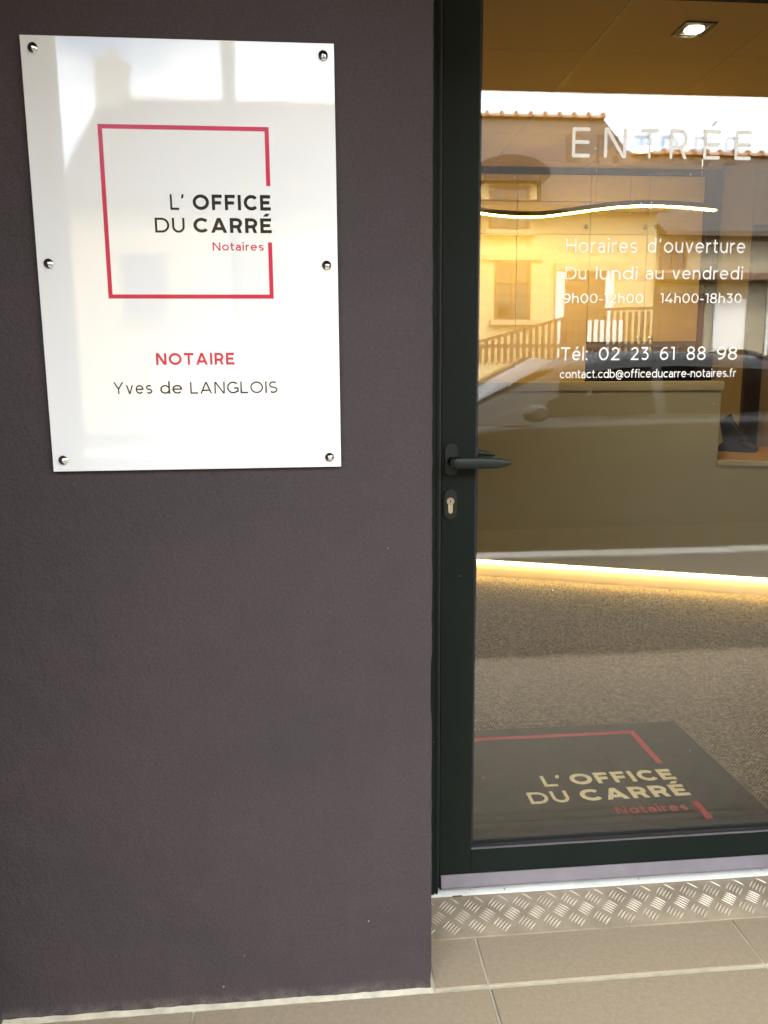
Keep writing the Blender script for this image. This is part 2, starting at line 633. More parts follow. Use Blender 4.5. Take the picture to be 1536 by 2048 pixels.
def add_tube(bm, pts, prof, up=Vector((0, 0, 1))):
    """sweep: prof(i) -> list of (side, up) offsets at point i"""
    rings = []
    k = len(pts)
    for i, p in enumerate(pts):
        t = (pts[min(i + 1, k - 1)] - pts[max(i - 1, 0)]).normalized()
        s = t.cross(up).normalized()
        u = s.cross(t).normalized()
        rings.append([bm.verts.new(p + s * a + u * b) for a, b in prof(i)])
    for a, b in zip(rings, rings[1:]):
        n = len(a)
        for i in range(n):
            bm.faces.new((a[i], a[(i + 1) % n], b[(i + 1) % n], b[i]))
    bm.faces.new(rings[0])
    bm.faces.new(list(reversed(rings[-1])))


# ------------------------------------------------------------------ lettering (monoline geometric sans)
def arc(cx, cy, rx, ry, a0, a1, n=18):
    return [(cx + rx * math.cos(math.radians(a0 + (a1 - a0) * i / n)),
             cy + ry * math.sin(math.radians(a0 + (a1 - a0) * i / n))) for i in range(n + 1)]


XH, ASC = 0.745, 1.055


def glyph(c, w):
    """returns (list of strokes, width); stroke: ('p', pts), ('c', closed pts), ('q', p0, p1), ('d', x, y, r)"""
    h = w / 2
    P = lambda *a: ('p', list(a))
    Cl = lambda a: ('c', a)
    Q = lambda a, b: ('q', a, b)

    def ex(W, dy):
        return h * math.hypot(W, dy) / dy
    if c == 'A':
        W = 1.04
        e = ex(W / 2, 1)
        t = 0.28
        return [Q((e, 0), (W / 2, 1)), Q((W - e, 0), (W / 2, 1)), P((W * .20, t), (W * .80, t))], W
    if c == 'C':
        return [P(*arc(.53, .5, .53 - h, .5 - h, 43, 317, 30))], .94
    if c == 'D':
        return [Cl([(h, h), (.44, h)] + arc(.44, .5, .52 - h, .5 - h, -90, 90, 22) + [(.44, 1 - h), (h, 1 - h)])], .96
    if c in 'EÉ':
        s = [P((h, 0), (h, 1)), P((0, 1 - h), (.71, 1 - h)), P((0, .51), (.64, .51)), P((0, h), (.73, h))]
        if c == 'É':
            s.append(Q((.34, 1.12), (.50, 1.31)))
        return s, .73
    if c == 'F':
        return [P((h, 0), (h, 1)), P((0, 1 - h), (.70, 1 - h)), P((0, .47), (.63, .47))], .70
    if c == 'G':
        return [P(*arc(.53, .5, .53 - h, .5 - h, 45, 320, 30)), P((.53 + .43 - h * .2, .12), (.53 + .43 - h * .2, .50)), P((.60, .46), (.97, .46))], .97
    if c == 'H':
        return [P((h, 0), (h, 1)), P((.86 - h, 0), (.86 - h, 1)), P((0, .51), (.86, .51))], .86
    if c == 'I':
        return [P((h, 0), (h, 1))], w
    if c == 'L':
        return [P((h, 0), (h, 1)), P((0, h), (.66, h))], .66
    if c == 'N':
        W = .90
        e = ex(W - w, 1) * 1.0
        return [P((h, 0), (h, 1)), P((W - h, 0), (W - h, 1)), Q((e, 1), (W - e, 0))], W
    if c == 'O':
        return [Cl(arc(.56, .5, .56 - h, .5 - h, 0, 360, 36)[:-1])], 1.12
    if c == 'R':
        b = .315
        cyy = (1 - h + b + h) / 2
        r = (1 - h - b - h) / 2
        return [P((h, 0), (h, 1)), P(*([(0, 1 - h), (.42, 1 - h)] + arc(.42, cyy, .37 - h, r, 90, -90, 16) + [(0, b + h)])),
                Q((.50, b + w * .6), (.80 - ex(.3, b), 0))], .80
    if c == 'S':
        ry = (1 - w) / 4
        rx = .36 - h
        return [P(*(arc(.38, .5 + ry, rx, ry, 38, 270, 20) + arc(.38, .5 - ry, rx, ry, 90, -142, 20)[1:]))], .74
    if c == 'T':
        return [P((.42, 0), (.42, 1)), P((0, 1 - h), (.84, 1 - h))], .84
    if c == 'U':
        W = .84
        return [P(*([(h, 1), (h, .42)] + arc(W / 2, .42, W / 2 - h, .42 - h, 180, 360, 20) + [(W - h, .42), (W - h, 1)]))], W
    if c == 'Y':
        W = .94
        e = ex(W / 2, .6)
        return [Q((e, 1), (W / 2, .40)), Q((W - e, 1), (W / 2, .40)), P((W / 2, 0), (W / 2, .44))], W
    # ---- lower case
    X = XH
    if c == 'a':
        W = .60
        return [P(*([(W - h, 0), (W - h, .44)] + arc(W / 2 + .01, .44, W / 2 - h - .01, X - h - .44, 0, 148, 14))),
                P(*([(W - h, .43), (.24, .43)] + arc(.24, (.43 + h) / 2, .24 - h, (.43 - h) / 2, 90, 270, 14)
                    + [(.28, h)] + arc(.28, .22, W - h - .28, .22 - h, 270, 350, 8)))], W
    if c in 'bd':
        W = .74
        rx = .375 - h
        if c == 'b':
            return [P((h, 0), (h, ASC)), Cl(arc(W - .375, X / 2, rx, X / 2 - h, 0, 360, 28)[:-1])], W
        return [P((W - h, 0), (W - h, ASC)), Cl(arc(.375, X / 2, rx, X / 2 - h, 0, 360, 28)[:-1])], W
    if c == 'c':
        return [P(*arc(.385, X / 2, .385 - h, X / 2 - h, 45, 315, 24))], .67
    if c in 'eé':
        W = .745
        s = [P((h * .5, .385), (W - h * .4, .385)), P(*arc(W / 2, X / 2, W / 2 - h, X / 2 - h, 2, 318, 28))]
        if c == 'é':
            s.append(Q((.34, .86), (.50, 1.05)))
        return s, W
    if c == 'f':
        return [P(*([(.155, 0), (.155, .80)] + arc(.155 + .20, .80, .20, ASC - h - .80, 180, 80, 10))), P((0, X - h), (.40, X - h))], .41
    if c in 'hn':
        W = .66
        t = ASC if c == 'h' else X
        return [P((h, 0), (h, t)), P(*([(W - h, 0), (W - h, .42)] + arc(W / 2, .42, W / 2 - h, X - h - .42, 0, 180, 18)))], W
    if c == 'i':
        return [P((h + w * .15, 0), (h + w * .15, X)), ('d', h + w * .15, .97, w * .68)], w * 1.3
    if c == 'l':
        return [P((h, 0), (h, ASC))], w
    if c == 'o':
        return [Cl(arc(.395, X / 2, .395 - h, X / 2 - h, 0, 360, 30)[:-1])], .79
    if c == 'r':
        return [P((h, 0), (h, X)), P(*(arc(.39, .42, .39 - h, X - h - .42, 180, 88, 10)))], .40
    if c == 's':
        ry = (X - w) / 4
        rx = .29 - h
        return [P(*(arc(.30, X / 2 + ry, rx, ry, 38, 270, 16) + arc(.30, X / 2 - ry, rx, ry, 90, -142, 16)[1:]))], .59
    if c == 't':
        return [P(*([(.155, X + .20), (.155, .21)] + arc(.155 + .20, .21, .20, .21 - h, 180, 285, 10))), P((0, X - h), (.40, X - h))], .42
    if c == 'u':
        W = .66
        return [P((W - h, 0), (W - h, X)), P(*([(h, X), (h, X - .42)] + arc(W / 2, X - .42, W / 2 - h, X - .42 - h, 180, 360, 18)))], W
    if c == 'v':
        W = .68
        e = ex(W / 2, X)
        return [Q((e, X), (W / 2, 0)), Q((W - e, X), (W / 2, 0))], W
    # ---- digits and marks
    if c == '0':
        return [Cl(arc(.38, .5, .38 - h, .5 - h, 0, 360, 30)[:-1])], .76
    if c == '1':
        return [P((.33 - h, 0), (.33 - h, 1)), P((0, 1 - h), (.33, 1 - h))], .33
    if c == '2':
        return [P(*(arc(.335, .69, .315 - h, .31 - h, 155, -38, 18) + [(h * 1.6, h * 1.2)])), P((0.02, h), (.68, h))], .69
    if c == '3':
        return [P((.03, 1 - h), (.60, 1 - h)), P((.59, 1 - h), (.30, .58)),
                P(*([(.20, .585), (.32, .585)] + arc(.32, (.585 + h) / 2, .34 - h, (.585 - h) / 2, 90, -140, 18)))], .67
    if c == '4':
        return [Q((.50, 1), (.07, .27)), P((0, .245), (.80, .245)), P((.585, 0), (.585, .50))], .80
    if c == '5':
        return [P((.62, 1 - h), (.10, 1 - h)), P((.13, 1), (.10, .56)),
                P(*([(.08, .60), (.32, .60)] + arc(.32, (.60 + h) / 2, .34 - h, (.60 - h) / 2, 90, -140, 18)))], .67
    if c in '69':
        a = [('c', arc(.36, .325, .36 - h, .325 - h, 0, 360, 26)[:-1]), ('p', arc(.47, .40, .47 - h, .60 - h, 70, 182, 14))]
        if c == '6':
            return a, .72
        return [(k, [(.72 - x, 1 - y) for x, y in pts]) for k, pts in a], .72
    if c == '8':
        return [Cl(arc(.365, .275, .365 - h, .275 - h + h * .5, 0, 360, 26)[:-1]),
                Cl(arc(.365, .755, .325 - h, .245 - h + h * .5, 0, 360, 26)[:-1])], .73
    if c == '-':
        return [P((0, .37), (.36, .37))], .36
    if c == '.':
        return [('d', w * .68, w * .68, w * .68)], w * 1.36
    if c == ':':
        return [('d', w * .68, w * .68, w * .68), ('d', w * .68, X - w * .7, w * .68)], w * 1.36
    if c == '’':
        return [Q((.05 + h, .74), (.11 + h, 1.0))], .16 + w
    if c == '@':
        return [Cl(arc(.55, .36, .24, .25, 0, 360, 24)[:-1]), P((.80, .62), (.80, .22)),
                P(*(arc(.93, .22, .13, .14, 180, 330, 6))),
                P(*arc(.55, .36, .55 - h, .53, -8, 300, 34))], 1.12
    return [], .3


def ribbon(pts, w, closed, rcap=False):
    """flat ribbon polygon strips with mitred joints -> list of (left, right) points"""
    k = len(pts)
    out = []
    for i in range(k):
        if closed:
            a, b, c = pts[i - 1], pts[i], pts[(i + 1) % k]
        else:
            a, b, c = pts[max(i - 1, 0)], pts[i], pts[min(i + 1, k - 1)]
        d1 = Vector((b[0] - a[0], b[1] - a[1]))
        d2 = Vector((c[0] - b[0], c[1] - b[1]))
        if d1.length < 1e-9:
            d1 = d2
        if d2.length < 1e-9:
            d2 = d1
        d1.normalize()
        d2.normalize()
        n1_, n2_ = Vector((-d1.y, d1.x)), Vector((-d2.y, d2.x))
        m_ = (n1_ + n2_)
        if m_.length < 1e-6:
            m_ = n1_
        m_.normalize()
        s = min(1.0 / max(0.35, m_.dot(n1_)), 2.4)
        out.append(((b[0] + m_.x * w / 2 * s, b[1] + m_.y * w / 2 * s), (b[0] - m_.x * w / 2 * s, b[1] - m_.y * w / 2 * s)))
    return out


def add_slab(bm, poly, fr, t):
    """extrude the 2D polygon from the surface (frame fr) by t"""
    o, U, V, N = fr
    A = [bm.verts.new(o + U * x + V * y + N * t) for x, y in poly]
    B = [bm.verts.new(o + U * x + V * y + N * 0.00002) for x, y in poly]
    bm.faces.new(A)
    k = len(poly)
    for i in range(k):
        bm.faces.new((A[i], B[i], B[(i + 1) % k], A[(i + 1) % k]))
    bm.faces.new(list(reversed(B)))


def add_strip(bm, lr, closed, fr, t):
    o, U, V, N = fr
    k = len(lr)
    A = [[bm.verts.new(o + U * p[0] + V * p[1] + N * d) for p in pr for d in (t, 0.00002)] for pr in lr]
    rng = range(k if closed else k - 1)
    for i in rng:
        a, b = A[i], A[(i + 1) % k]
        bm.faces.new((a[0], a[2], b[2], b[0]))
        bm.faces.new((a[1], b[1], b[3], a[3]))
        bm.faces.new((a[0], b[0], b[1], a[1]))
        bm.faces.new((a[2], a[3], b[3], b[2]))
    if not closed:
        for e in (A[0], A[-1]):
            bm.faces.new((e[0], e[1], e[3], e[2]))


def text_line(bm, text, u0, u1, v, cap, w, fr, t=0.00025, space=0.42, rcap=False, gaps=None):
    """set text between u0 and u1 (tracking fitted), baseline v, cap height cap, stroke w (in cap heights)"""
    gl = [(c, glyph(c, w)) if c != ' ' else (c, ([], space)) for c in text]
    tot = sum(g[1] for _, g in gl) * cap
    k = max(1, len(gl) - 1)
    sx = min(1.22, max(0.88, (u1 - u0 - 0.19 * cap * k) / tot)) if len(gl) > 1 else 1.0
    gap = (u1 - u0 - tot * sx) / k
    x = u0
    lev = 0
    for c, (strokes, gw) in gl:
        for s in strokes:
            lev += 1
            cx_ = cap * sx
            tt = t + 0.00003 * (lev % 6)
            if s[0] == 'q':
                (ax, ay), (bx, by) = s[1], s[2]
                e = w / 2 * math.hypot(bx - ax, by - ay) / abs(by - ay)
                poly = [(x + (ax - e) * cx_, v + ay * cap), (x + (ax + e) * cx_, v + ay * cap),
                        (x + (bx + e) * cx_, v + by * cap), (x + (bx - e) * cx_, v + by * cap)]
                add_slab(bm, poly, fr, tt)
            elif s[0] == 'd':
                add_slab(bm, [(x + px * cx_, v + py * cap) for px, py in arc(s[1], s[2], s[3], s[3], 0, 360, 14)[:-1]], fr, tt)
            else:
                if rcap and s[0] == 'p':
                    hh_ = w / 2
                    s = ('p', [(min(max(px, hh_), gw - hh_), min(max(py, hh_), 1 - hh_)) for px, py in s[1]])
                lr = ribbon(s[1], w, s[0] == 'c')
                lr = [((x + a[0] * cx_, v + a[1] * cap), (x + b[0] * cx_, v + b[1] * cap)) for a, b in lr]
                add_strip(bm, lr, s[0] == 'c', fr, tt)
                if rcap and s[0] == 'p':
                    for (px, py) in (s[1][0], s[1][-1]):
                        add_slab(bm, [(x + a * cx_, v + b * cap) for a, b in arc(px, py, w / 2, w / 2, 0, 360, 14)[:-1]], fr, tt - 0.00001)
        x += gw * cap * sx + gap


def lettering(runs, fr, m, parent, rcap=False, t=0.00025, label=None, name='lettering'):
    bm = bmesh.new()
    for r in runs:
        text_line(bm, *r, fr, t=t, rcap=rcap)
    o = obj(name, bm, m, parent)
    if label:
        o['label'] = label
    return o


# ================================================================== THE SETTING: ground and street
def sheet(name, x0, x1, y0, y1, z, m, kind='structure', parent=None, th=0.03):
    o = box(name, x0, x1, y0, y1, z - th, z, m, parent)
    if kind:
        o['kind'] = kind
    return o


sheet('ground', -900, 900, -900, 900, -0.22, M['earth'], th=0.05)
sheet('road', -60, 60, -13.0, -3.42, -0.14, M['asphalt'], th=0.07)
sheet('pavement', -60, 60, -3.24, -1.285, -0.02, M['pave'], th=0.19)
sheet('far_pavement', -60, 60, -17.9, -13.2, -0.02, M['asphalt'], th=0.19)
kb = empty('kerb', (0, -3.33, 0))
tag(kb, kind='structure')
kerb_me = None
for i in range(14):
    bm = bmesh.new()
    add_box(bm, 0.004, 0.996, -0.085, 0.085, -0.2, 0.0, 0.012)
    if kerb_me is None:
        k0 = obj('kerb_stone', bm, M['kerb'], kb, smooth=True)
        kerb_me = k0.data
        k0.location = (-5, 0, 0)
    else:
        bm.free()
        k = bpy.data.objects.new('kerb_stone', kerb_me)
        link(k, kb)
        k.location = (-5 + i, 0, random.uniform(-.004, .004))
sheet('far_kerb', -60, 60, -13.2, -13.0, 0.0, M['kerb'], th=0.2)

# porch floor: grout bed with stoneware tiles
pf = box('porch_floor', -0.76, 3.6, -1.285, 0.30, -0.20, -0.0035, M['grout'])
tag(pf, kind='structure')
tile_cache = {}


def tile(x0, x1, y0, y1):
    key = (round(x1 - x0, 3), round(y1 - y0, 3))
    if key not in tile_cache:
        bm = bmesh.new()
        add_box(bm, 0, key[0], 0, key[1], -0.010, 0.0, 0.0012, 1)
        o = obj('tile', bm, M['tile'], pf, smooth=True)
        tile_cache[key] = o.data
    else:
        o = link(bpy.data.objects.new('tile', tile_cache[key]), pf)
    o.location = (x0, y0, random.uniform(-0.0004, 0.0004))


g = 0.0025
xs = [-0.632, -0.262, 0.337, 0.936, 1.535, 2.134]
for a, b in zip(xs, xs[1:]):
    for y0, y1 in ((-0.612, -0.013), (-1.212, -0.612), (-1.283, -1.212)):
        tile(a + g, b - g, y0 + g, y1 - (0.0005 if y1 > -0.1 else g))
for a, b in zip([0.224] + xs[2:], xs[2:]):
    tile(a + g, b - g, -0.0015, 0.137)

# ================================================================== the office building
wall = empty('facade_wall', (-0.27, 0.15, 0))
tag(wall, 'dark charcoal painted rendered wall beside the glass door', 'wall')
bm = bmesh.new()
N = 110
Lf, Rf, Rb, Lb = [], [], [], []
for i in range(N + 1):
    z = -0.004 + i * 2.505 / N
    j = random.uniform(-.0006, .0006)
    if abs(z - 0.66) < 0.05:
        j -= 0.0022
    if z < 0.06:
        j += random.uniform(-.0015, .001)
    Lf.append(bm.verts.new((-0.645, 0, z)))
    Rf.append((bm.verts.new((0.2175 - .004 + j, 0, z)), bm.verts.new((0.2175 - .0012 + j, 0.0012, z)), bm.verts.new((0.2175 + j, 0.004, z))))
    Rb.append(bm.verts.new((0.2175 + j * .3, 0.33, z)))
    Lb.append(bm.verts.new((-0.645, 0.33, z)))
for i in range(N):
    for a, b in ((Lf, [r[0] for r in Rf]), ([r[0] for r in Rf], [r[1] for r in Rf]), ([r[1] for r in Rf], [r[2] for r in Rf]),
                 ([r[2] for r in Rf], Rb), (Rb, Lb), (Lb, Lf)):
        bm.faces.new((a[i], b[i], b[i + 1], a[i + 1]))
pw = obj('rendered_face', bm, M['render'], None, smooth=True)
pw.parent = wall
pw.matrix_parent_inverse = wall.matrix_world.inverted()
pw.location = (0.27, -0.15, 0)
# pale joint along the foot of the wall
bm = bmesh.new()
pts = [Vector((-0.632 + 0.852 * i / 60, -0.006 + random.uniform(-.0006, .0006), -0.002)) for i in range(61)]
hh = [random.uniform(0.0035, 0.0055) for _ in pts]
add_tube(bm, pts, lambda i: [(-.0055, -.003), (.006, -.003), (.005, .001), (-.003, hh[i]), (-.0055, hh[i] + .0005)])
ft = obj('mortar_joint', bm, M['grout'], wall, smooth=True)
ft.location = (0.27, -0.15, 0)

side = box('side_wall', -1.05, -0.634, -0.865, 0.33, -0.19, 2.50, M['render'])
tag(side, 'charcoal side wall closing the porch left of the white sign', 'wall')
pier = box('sky_block_pier', 2.18, 3.6, -1.27, 0.195, -0.19, 2.50, M['render'], bev=.004)  # unseen pier, added to cut the sky light entering from the right
tag(pier, 'unseen charcoal pier added on the right to block sky light', 'pier')
up_ = empty('upper_sun_block', (1.5, 2.0, 2.35))
tag(up_, 'plain charcoal porch soffit with unseen upper mass added to block the sun', 'building')
for nm, y0, y1, z0, z1, mm in (('soffit', -1.73, 0.36, 2.505, 2.80, 'soffit'), ('fascia', -1.742, -1.732, 2.50, 3.0, 'soffit'), ('wall', -1.73, 9, 2.83, 4.4, 'cream2')):  # wall above the soffit is unseen mass, added to block the sun
    b = box(nm, -4, 9, y0, y1, z0, z1, M[mm], up_)
    b.matrix_parent_inverse = Matrix.Translation((-1.5, -2.0, -2.35))
lint = box('door_lintel', 0.2185, 3.6, 0.1975, 0.33, 2.13, 2.50, M['render'])
tag(lint, 'charcoal lintel strip above the glass door', 'lintel')

# ---------------------------------------------------------------- door frame
fr_ = empty('door_frame', (0.245, 0.30, 0.0))
tag(fr_, 'anthracite metal frame jamb squeezed between wall and door', 'door frame')


def child(o, par):
    o.parent = par
    o.matrix_parent_inverse = Matrix.Translation(par.location).inverted() if par.rotation_euler.z == 0 else par.matrix_world.inverted()
    return o


child(prism('jamb', [(0.219, 0.335), (0.219, 0.258), (0.2635, 0.258), (0.2635, 0.262), (0.2655, 0.262), (0.2655, 0.259),
                     (0.2715, 0.259), (0.2715, 0.283), (0.2795, 0.283), (0.2795, 0.335)], 2, 0.013, 2.10, M['alu']), fr_)
child(box('gap_seal', 0.2722, 0.2770, 0.272, 0.2825, 0.034, 2.09, M['gasket']), fr_)
child(box('head', 0.219, 1.30, 0.258, 0.335, 2.101, 2.129, M['alu'], bev=.001), fr_)
child(box('jamb', 1.225, 1.30, 0.258, 0.335, 0.0, 2.10, M['alu'], bev=.001), fr_)

# ---------------------------------------------------------------- the glass door
door = empty('glass_door', (0.75, 0.30, 0.0))
tag(door, 'anthracite framed glass entrance door with white opening hours lettering', 'door')
DX0, DX1, DY0, DY1 = 0.2778, 1.220, 0.270, 0.338
GX0, GX1, GZ0, GZ1 = 0.3527, 1.145, 0.1296, 2.02
child(box('stile', DX0, GX0, DY0, DY1, 0.0300, 2.095, M['alu'], bev=0.0012), door)
child(box('stile', GX1, DX1, DY0, DY1, 0.0300, 2.095, M['alu'], bev=0.0012), door)
child(box('bottom_rail', GX0 + .0005, GX1 - .0005, DY0 + .0005, DY1 - .0005, 0.0305, GZ0, M['alu'], bev=0.0010), door)
child(box('top_rail', GX0 + .0005, GX1 - .0005, DY0 + .0005, DY1 - .0005, GZ1, 2.0945, M['alu'], bev=0.0010), door)
# sloping drip profile on the bottom rail
dp = child(prism('drip_profile', [(0.2695, 0.0690), (0.2670, 0.0690), (0.2560, 0.0440), (0.2560, 0.0400), (0.2695, 0.0400)], 0, DX0 + .002, DX1 - .002,
                 M['drip'], bev=0.0006), door)
# glazing bead and gasket
for nm, a in (('gasket', (GX0, GX0 + .0045, GZ0, GZ1)), ('gasket', (GX1 - .0045, GX1, GZ0, GZ1)),
              ('gasket', (GX0 + .005, GX1 - .005, GZ0, GZ0 + .0055)), ('gasket', (GX0 + .005, GX1 - .005, GZ1 - .0055, GZ1))):
    child(box(nm, a[0], a[1], 0.277, 0.2875, a[2], a[3], M['gasket'], bev=.0006), door)
for a in ((GX0, GX0 + .010, GZ0, GZ1), (GX1 - .010, GX1, GZ0, GZ1), (GX0 + .011, GX1 - .011, GZ0, GZ0 + .012), (GX0 + .011, GX1 - .011, GZ1 - .012, GZ1)):
    child(box('spacer_bar', a[0], a[1], 0.2925, 0.3075, a[2], a[3], M['gasket']), door)
for a in ((GX0, GX0 + .006, GZ0, GZ1), (GX0 + .007, GX1 - .007, GZ0, GZ0 + .008)):
    child(box('inner_bead', a[0], a[1], 0.3125, 0.328, a[2], a[3], M['gasket']), door)
child(box('outer_pane', GX0 + .0008, GX1 - .0008, 0.288, 0.292, GZ0 + .001, GZ1 - .001, M['glass']), door)
child(box('inner_pane', GX0 + .0008, GX1 - .0008, 0.308, 0.312, GZ0 + .001, GZ1 - .001, M['glass']), door)
# bright edge of the glazing groove on the bottom rail
child(box('glazing_bead', GX0 + .001, GX1 - .001, 0.2712, 0.2768, GZ0 + .0002, GZ0 + .0018, M['drip']), door)

# handle set
child(prism('handle_rose', stadium(0.2979, 1.0638, 0.0285, 0.070), 1, 0.2615, 0.2702, M['alu_handle'], bev=0.0018), door)
lev = child(lathe('handle', [(.0095, 0.0), (.0095, .012), (.0085, .016), (.0085, .040), (.0105, .046), (.0105, .050)], (0.2990, 0.2625, 1.0615), M['alu_handle'], sgn=-1), door)


def lever(name, x0, x1, y, z, par, hz=0.0128):
    bm = bmesh.new()
    n = 22
    pts, rad = [], []
    for i in range(n + 1):
        s = i / n
        pts.append(Vector((x0 + (x1 - x0) * s, y + 0.004 * math.sin(PI * s), z - 0.002 * s)))
        a = 1.0
        if s < 0.08:
            a = math.sqrt(max(0.02, 1 - ((0.08 - s) / 0.08) ** 2))
        if s > 0.55:
            a = max(0.06, (1 - ((s - 0.55) / 0.45) ** 2.6)) ** 0.55
        rad.append((0.0072 * (0.35 + 0.65 * a), hz * a * (1 - 0.06 * s)))
    add_tube(bm, pts, lambda i: [(rad[i][0] * math.copysign(abs(math.cos(2 * PI * k / 20)) ** .75, math.cos(2 * PI * k / 20)),
                                  rad[i][1] * math.copysign(abs(math.sin(2 * PI * k / 20)) ** .75, math.sin(2 * PI * k / 20))) for k in range(20)])
    return child(obj(name, bm, M['alu_handle'], None, smooth=True), par)


lever('handle_lever', 0.2895, 0.4185, 0.2155, 1.0615, door)
lathe_in = child(lathe('inner_handle', [(.0095, 0.0), (.0085, .016), (.0085, .045), (.0105, .050)], (0.2990, 0.3385, 1.0610), M['alu_handle'], sgn=1), door)
lever('inner_handle_lever', 0.2895, 0.4235, 0.391, 1.0620, door)
child(prism('lock_plate', stadium(0.2967, 0.9655, 0.0290, 0.066), 1, 0.2625, 0.2702, M['alu_handle'], bev=0.0016), door)
# euro profile cylinder: round plug over a narrow flange
bm = bmesh.new()
pp = [(0.2965 + 0.0082 * math.cos(a), 0.9725 + 0.0082 * math.sin(a)) for a in [math.radians(-52 + i * (284 / 22)) for i in range(23)]]
pp += [(0.2965 - 0.0048, 0.952)] + [(0.2965 + 0.0048 * math.cos(a), 0.9505 + 0.0048 * math.sin(a)) for a in [math.radians(180 + i * 22.5) for i in range(9)]] + [(0.2965 + 0.0048, 0.952)]
add_prism(bm, pp, 1, 0.2600, 0.2635)
cyl = child(obj('lock_cylinder', bm, M['brass'], None), door)
child(prism('keyhole', [(0.2957, 0.9765), (0.2973, 0.9765), (0.2973, 0.9735), (0.2984, 0.9725), (0.2973, 0.9715), (0.2973, 0.9690), (0.2957, 0.9690), (0.2950, 0.9720)], 1,
            0.2596, 0.2606, M['gasket']), door)
bm = bmesh.new()
ring_o, ring_i = arc(.2965, .9725, .0066, .0066, 0, 360, 24)[:-1], arc(.2965, .9725, .0060, .0060, 0, 360, 24)[:-1]
add_strip(bm, list(zip(ring_o, ring_i)), True, (Vector((0, 0.2600, 0)), Vector((1, 0, 0)), Vector((0, 0, 1)), Vector((0, -1, 0))), 0.0002)
child(obj('plug_ring', bm, M['gasket'], None), door)

# lettering on the outer pane
FG = (Vector((0, 0.288, 0)), Vector((1, 0, 0)), Vector((0, 0, 1)), Vector((0, -1, 0)))
ent = [(c, a, b) for c, a, b in (('E', .5534, .5922), ('N', .6221, .6706), ('T', .7021, .7397), ('R', .7655, .8042), ('É', .8394, .8766), ('E', .9084, .9453))]
bm = bmesh.new()
for c, a, b_ in ent:
    cap = 0.0593
    _, gw = glyph(c, .125)
    o_ = (Vector((a, 0.288, 1.6918)), Vector(((b_ - a) / (gw * cap), 0, 0)), Vector((0, 0, 1)), Vector((0, -1, 0)))
    text_line(bm, c, 0, gw * cap, 0, cap, .125, o_, rcap=True)
child(obj('lettering', bm, M['whitevinyl'], None), door)
W1 = .118
T = lambda runs: child(lettering(runs, FG, M['whitevinyl'], None), door)
T([('Horaires', .5470, .7035, 1.5002, .0294, W1), ('d’ouverture', .7266, .9465, 1.5010, .0294, W1)])
T([('Du', .5470, .5930, 1.4448, .0262, W1), ('lundi', .6141, .7071, 1.4450, .0262, W1), ('au', .7247, .7651, 1.4453, .0262, W1), ('vendredi', .7846, .9449, 1.4457, .0262, W1)])
T([('9h00-12h00', .5439, .7220, 1.3953, .0203, .125), ('14h00-18h30', .7607, .9456, 1.3957, .0203, .125)])
T([('Tél:', .5426, .6020, 1.2741, .0280, W1), ('02', .6276, .6744, 1.2739, .0280, W1), ('23', .6997, .7402, 1.2739, .0280, W1),
   ('61', .7662, .7994, 1.2739, .0280, W1), ('88', .8274, .8708, 1.2739, .0280, W1), ('98', .8971, .9437, 1.2739, .0280, W1)])
T([('contact.cdb@officeducarre-notaires.fr', .5414, .9440, 1.2357, .0178, .118)])

# dried water spots on the outer pane
bm = bmesh.new()
rs = random.Random(3)
for i in range(46):
    cx_, cz_ = (rs.gauss(.62, .10), rs.gauss(1.63, .06)) if i < 30 else (rs.uniform(.37, 1.0), rs.uniform(.2, 1.9))
    if not (.37 < cx_ < 1.13 and .15 < cz_ < 2.0):
        continue
    r_ = rs.choice((.0006, .0007, .0009, .0012))
    add_slab(bm, arc(cx_, cz_, r_, r_ * rs.uniform(.8, 1.2), 0, 360, 8)[:-1], FG, .00015)
ws = child(obj('water_spots', bm, M['whitevinyl'], None), door)
ws['kind'] = 'stuff'

# ---------------------------------------------------------------- threshold and tread plate
th = prism('threshold', [(0.2600, 0.0020), (0.2600, 0.0200), (0.2545, 0.0205), (0.2545, 0.0250), (0.2620, 0.0275), (0.3330, 0.0288), (0.3330, 0.0020)], 0,
           0.2195, 1.30, M['threshold'], bev=0.0006)
tag(th, 'pale aluminium threshold bar under the glass door', 'threshold')
sl_ = box('drain_slot', 0.3060, 0.3290, 0.2538, 0.2552, 0.0206, 0.0232, M['gasket'])
sl_.parent = th
tp = empty('tread_plate', (0.76, 0.20, 0.0))
tag(tp, 'worn five-bar chequer plate of aluminium in front of the threshold', 'tread plate')
child(prism('plate', [(0.1372, -0.003), (0.1372, 0.0030), (0.2540, 0.0190), (0.2595, 0.0190), (0.2595, -0.003)], 0, 0.2200, 1.30, M['plate'], bev=0.0005), tp)
bm = bmesh.new()
SL = (0.0190 - 0.0030) / (0.2540 - 0.1372)


def bar(cx, cy_, ang, L=0.0290, Wd=0.0042, Hh=0.0020):
    ca, sa = math.cos(ang), math.sin(ang)
    n = 6
    rows = []
    for i in range(n + 1):
        s = -1 + 2 * i / n
        wd = Wd / 2 * (1 - s * s) ** 0.6 + 0.0001
        bend = 0.0012 * (1 - s * s)
        row = []
        for q, hq in ((-1, 0), (-.35, 1), (.35, 1), (1, 0)):
            u, v = s * L / 2, q * wd + bend
            X, Y = cx + u * ca - v * sa, cy_ + u * sa + v * ca
            Z = 0.0030 + (Y - 0.1372) * SL + (Hh * (1 - abs(s) ** 3) * hq if hq else -0.0004)
            row.append(bm.verts.new((X, Y, Z)))
        rows.append(row)
    for a, b_ in zip(rows, rows[1:]):
        for k in range(3):
            bm.faces.new((a[k], b_[k], b_[k + 1], a[k + 1]))


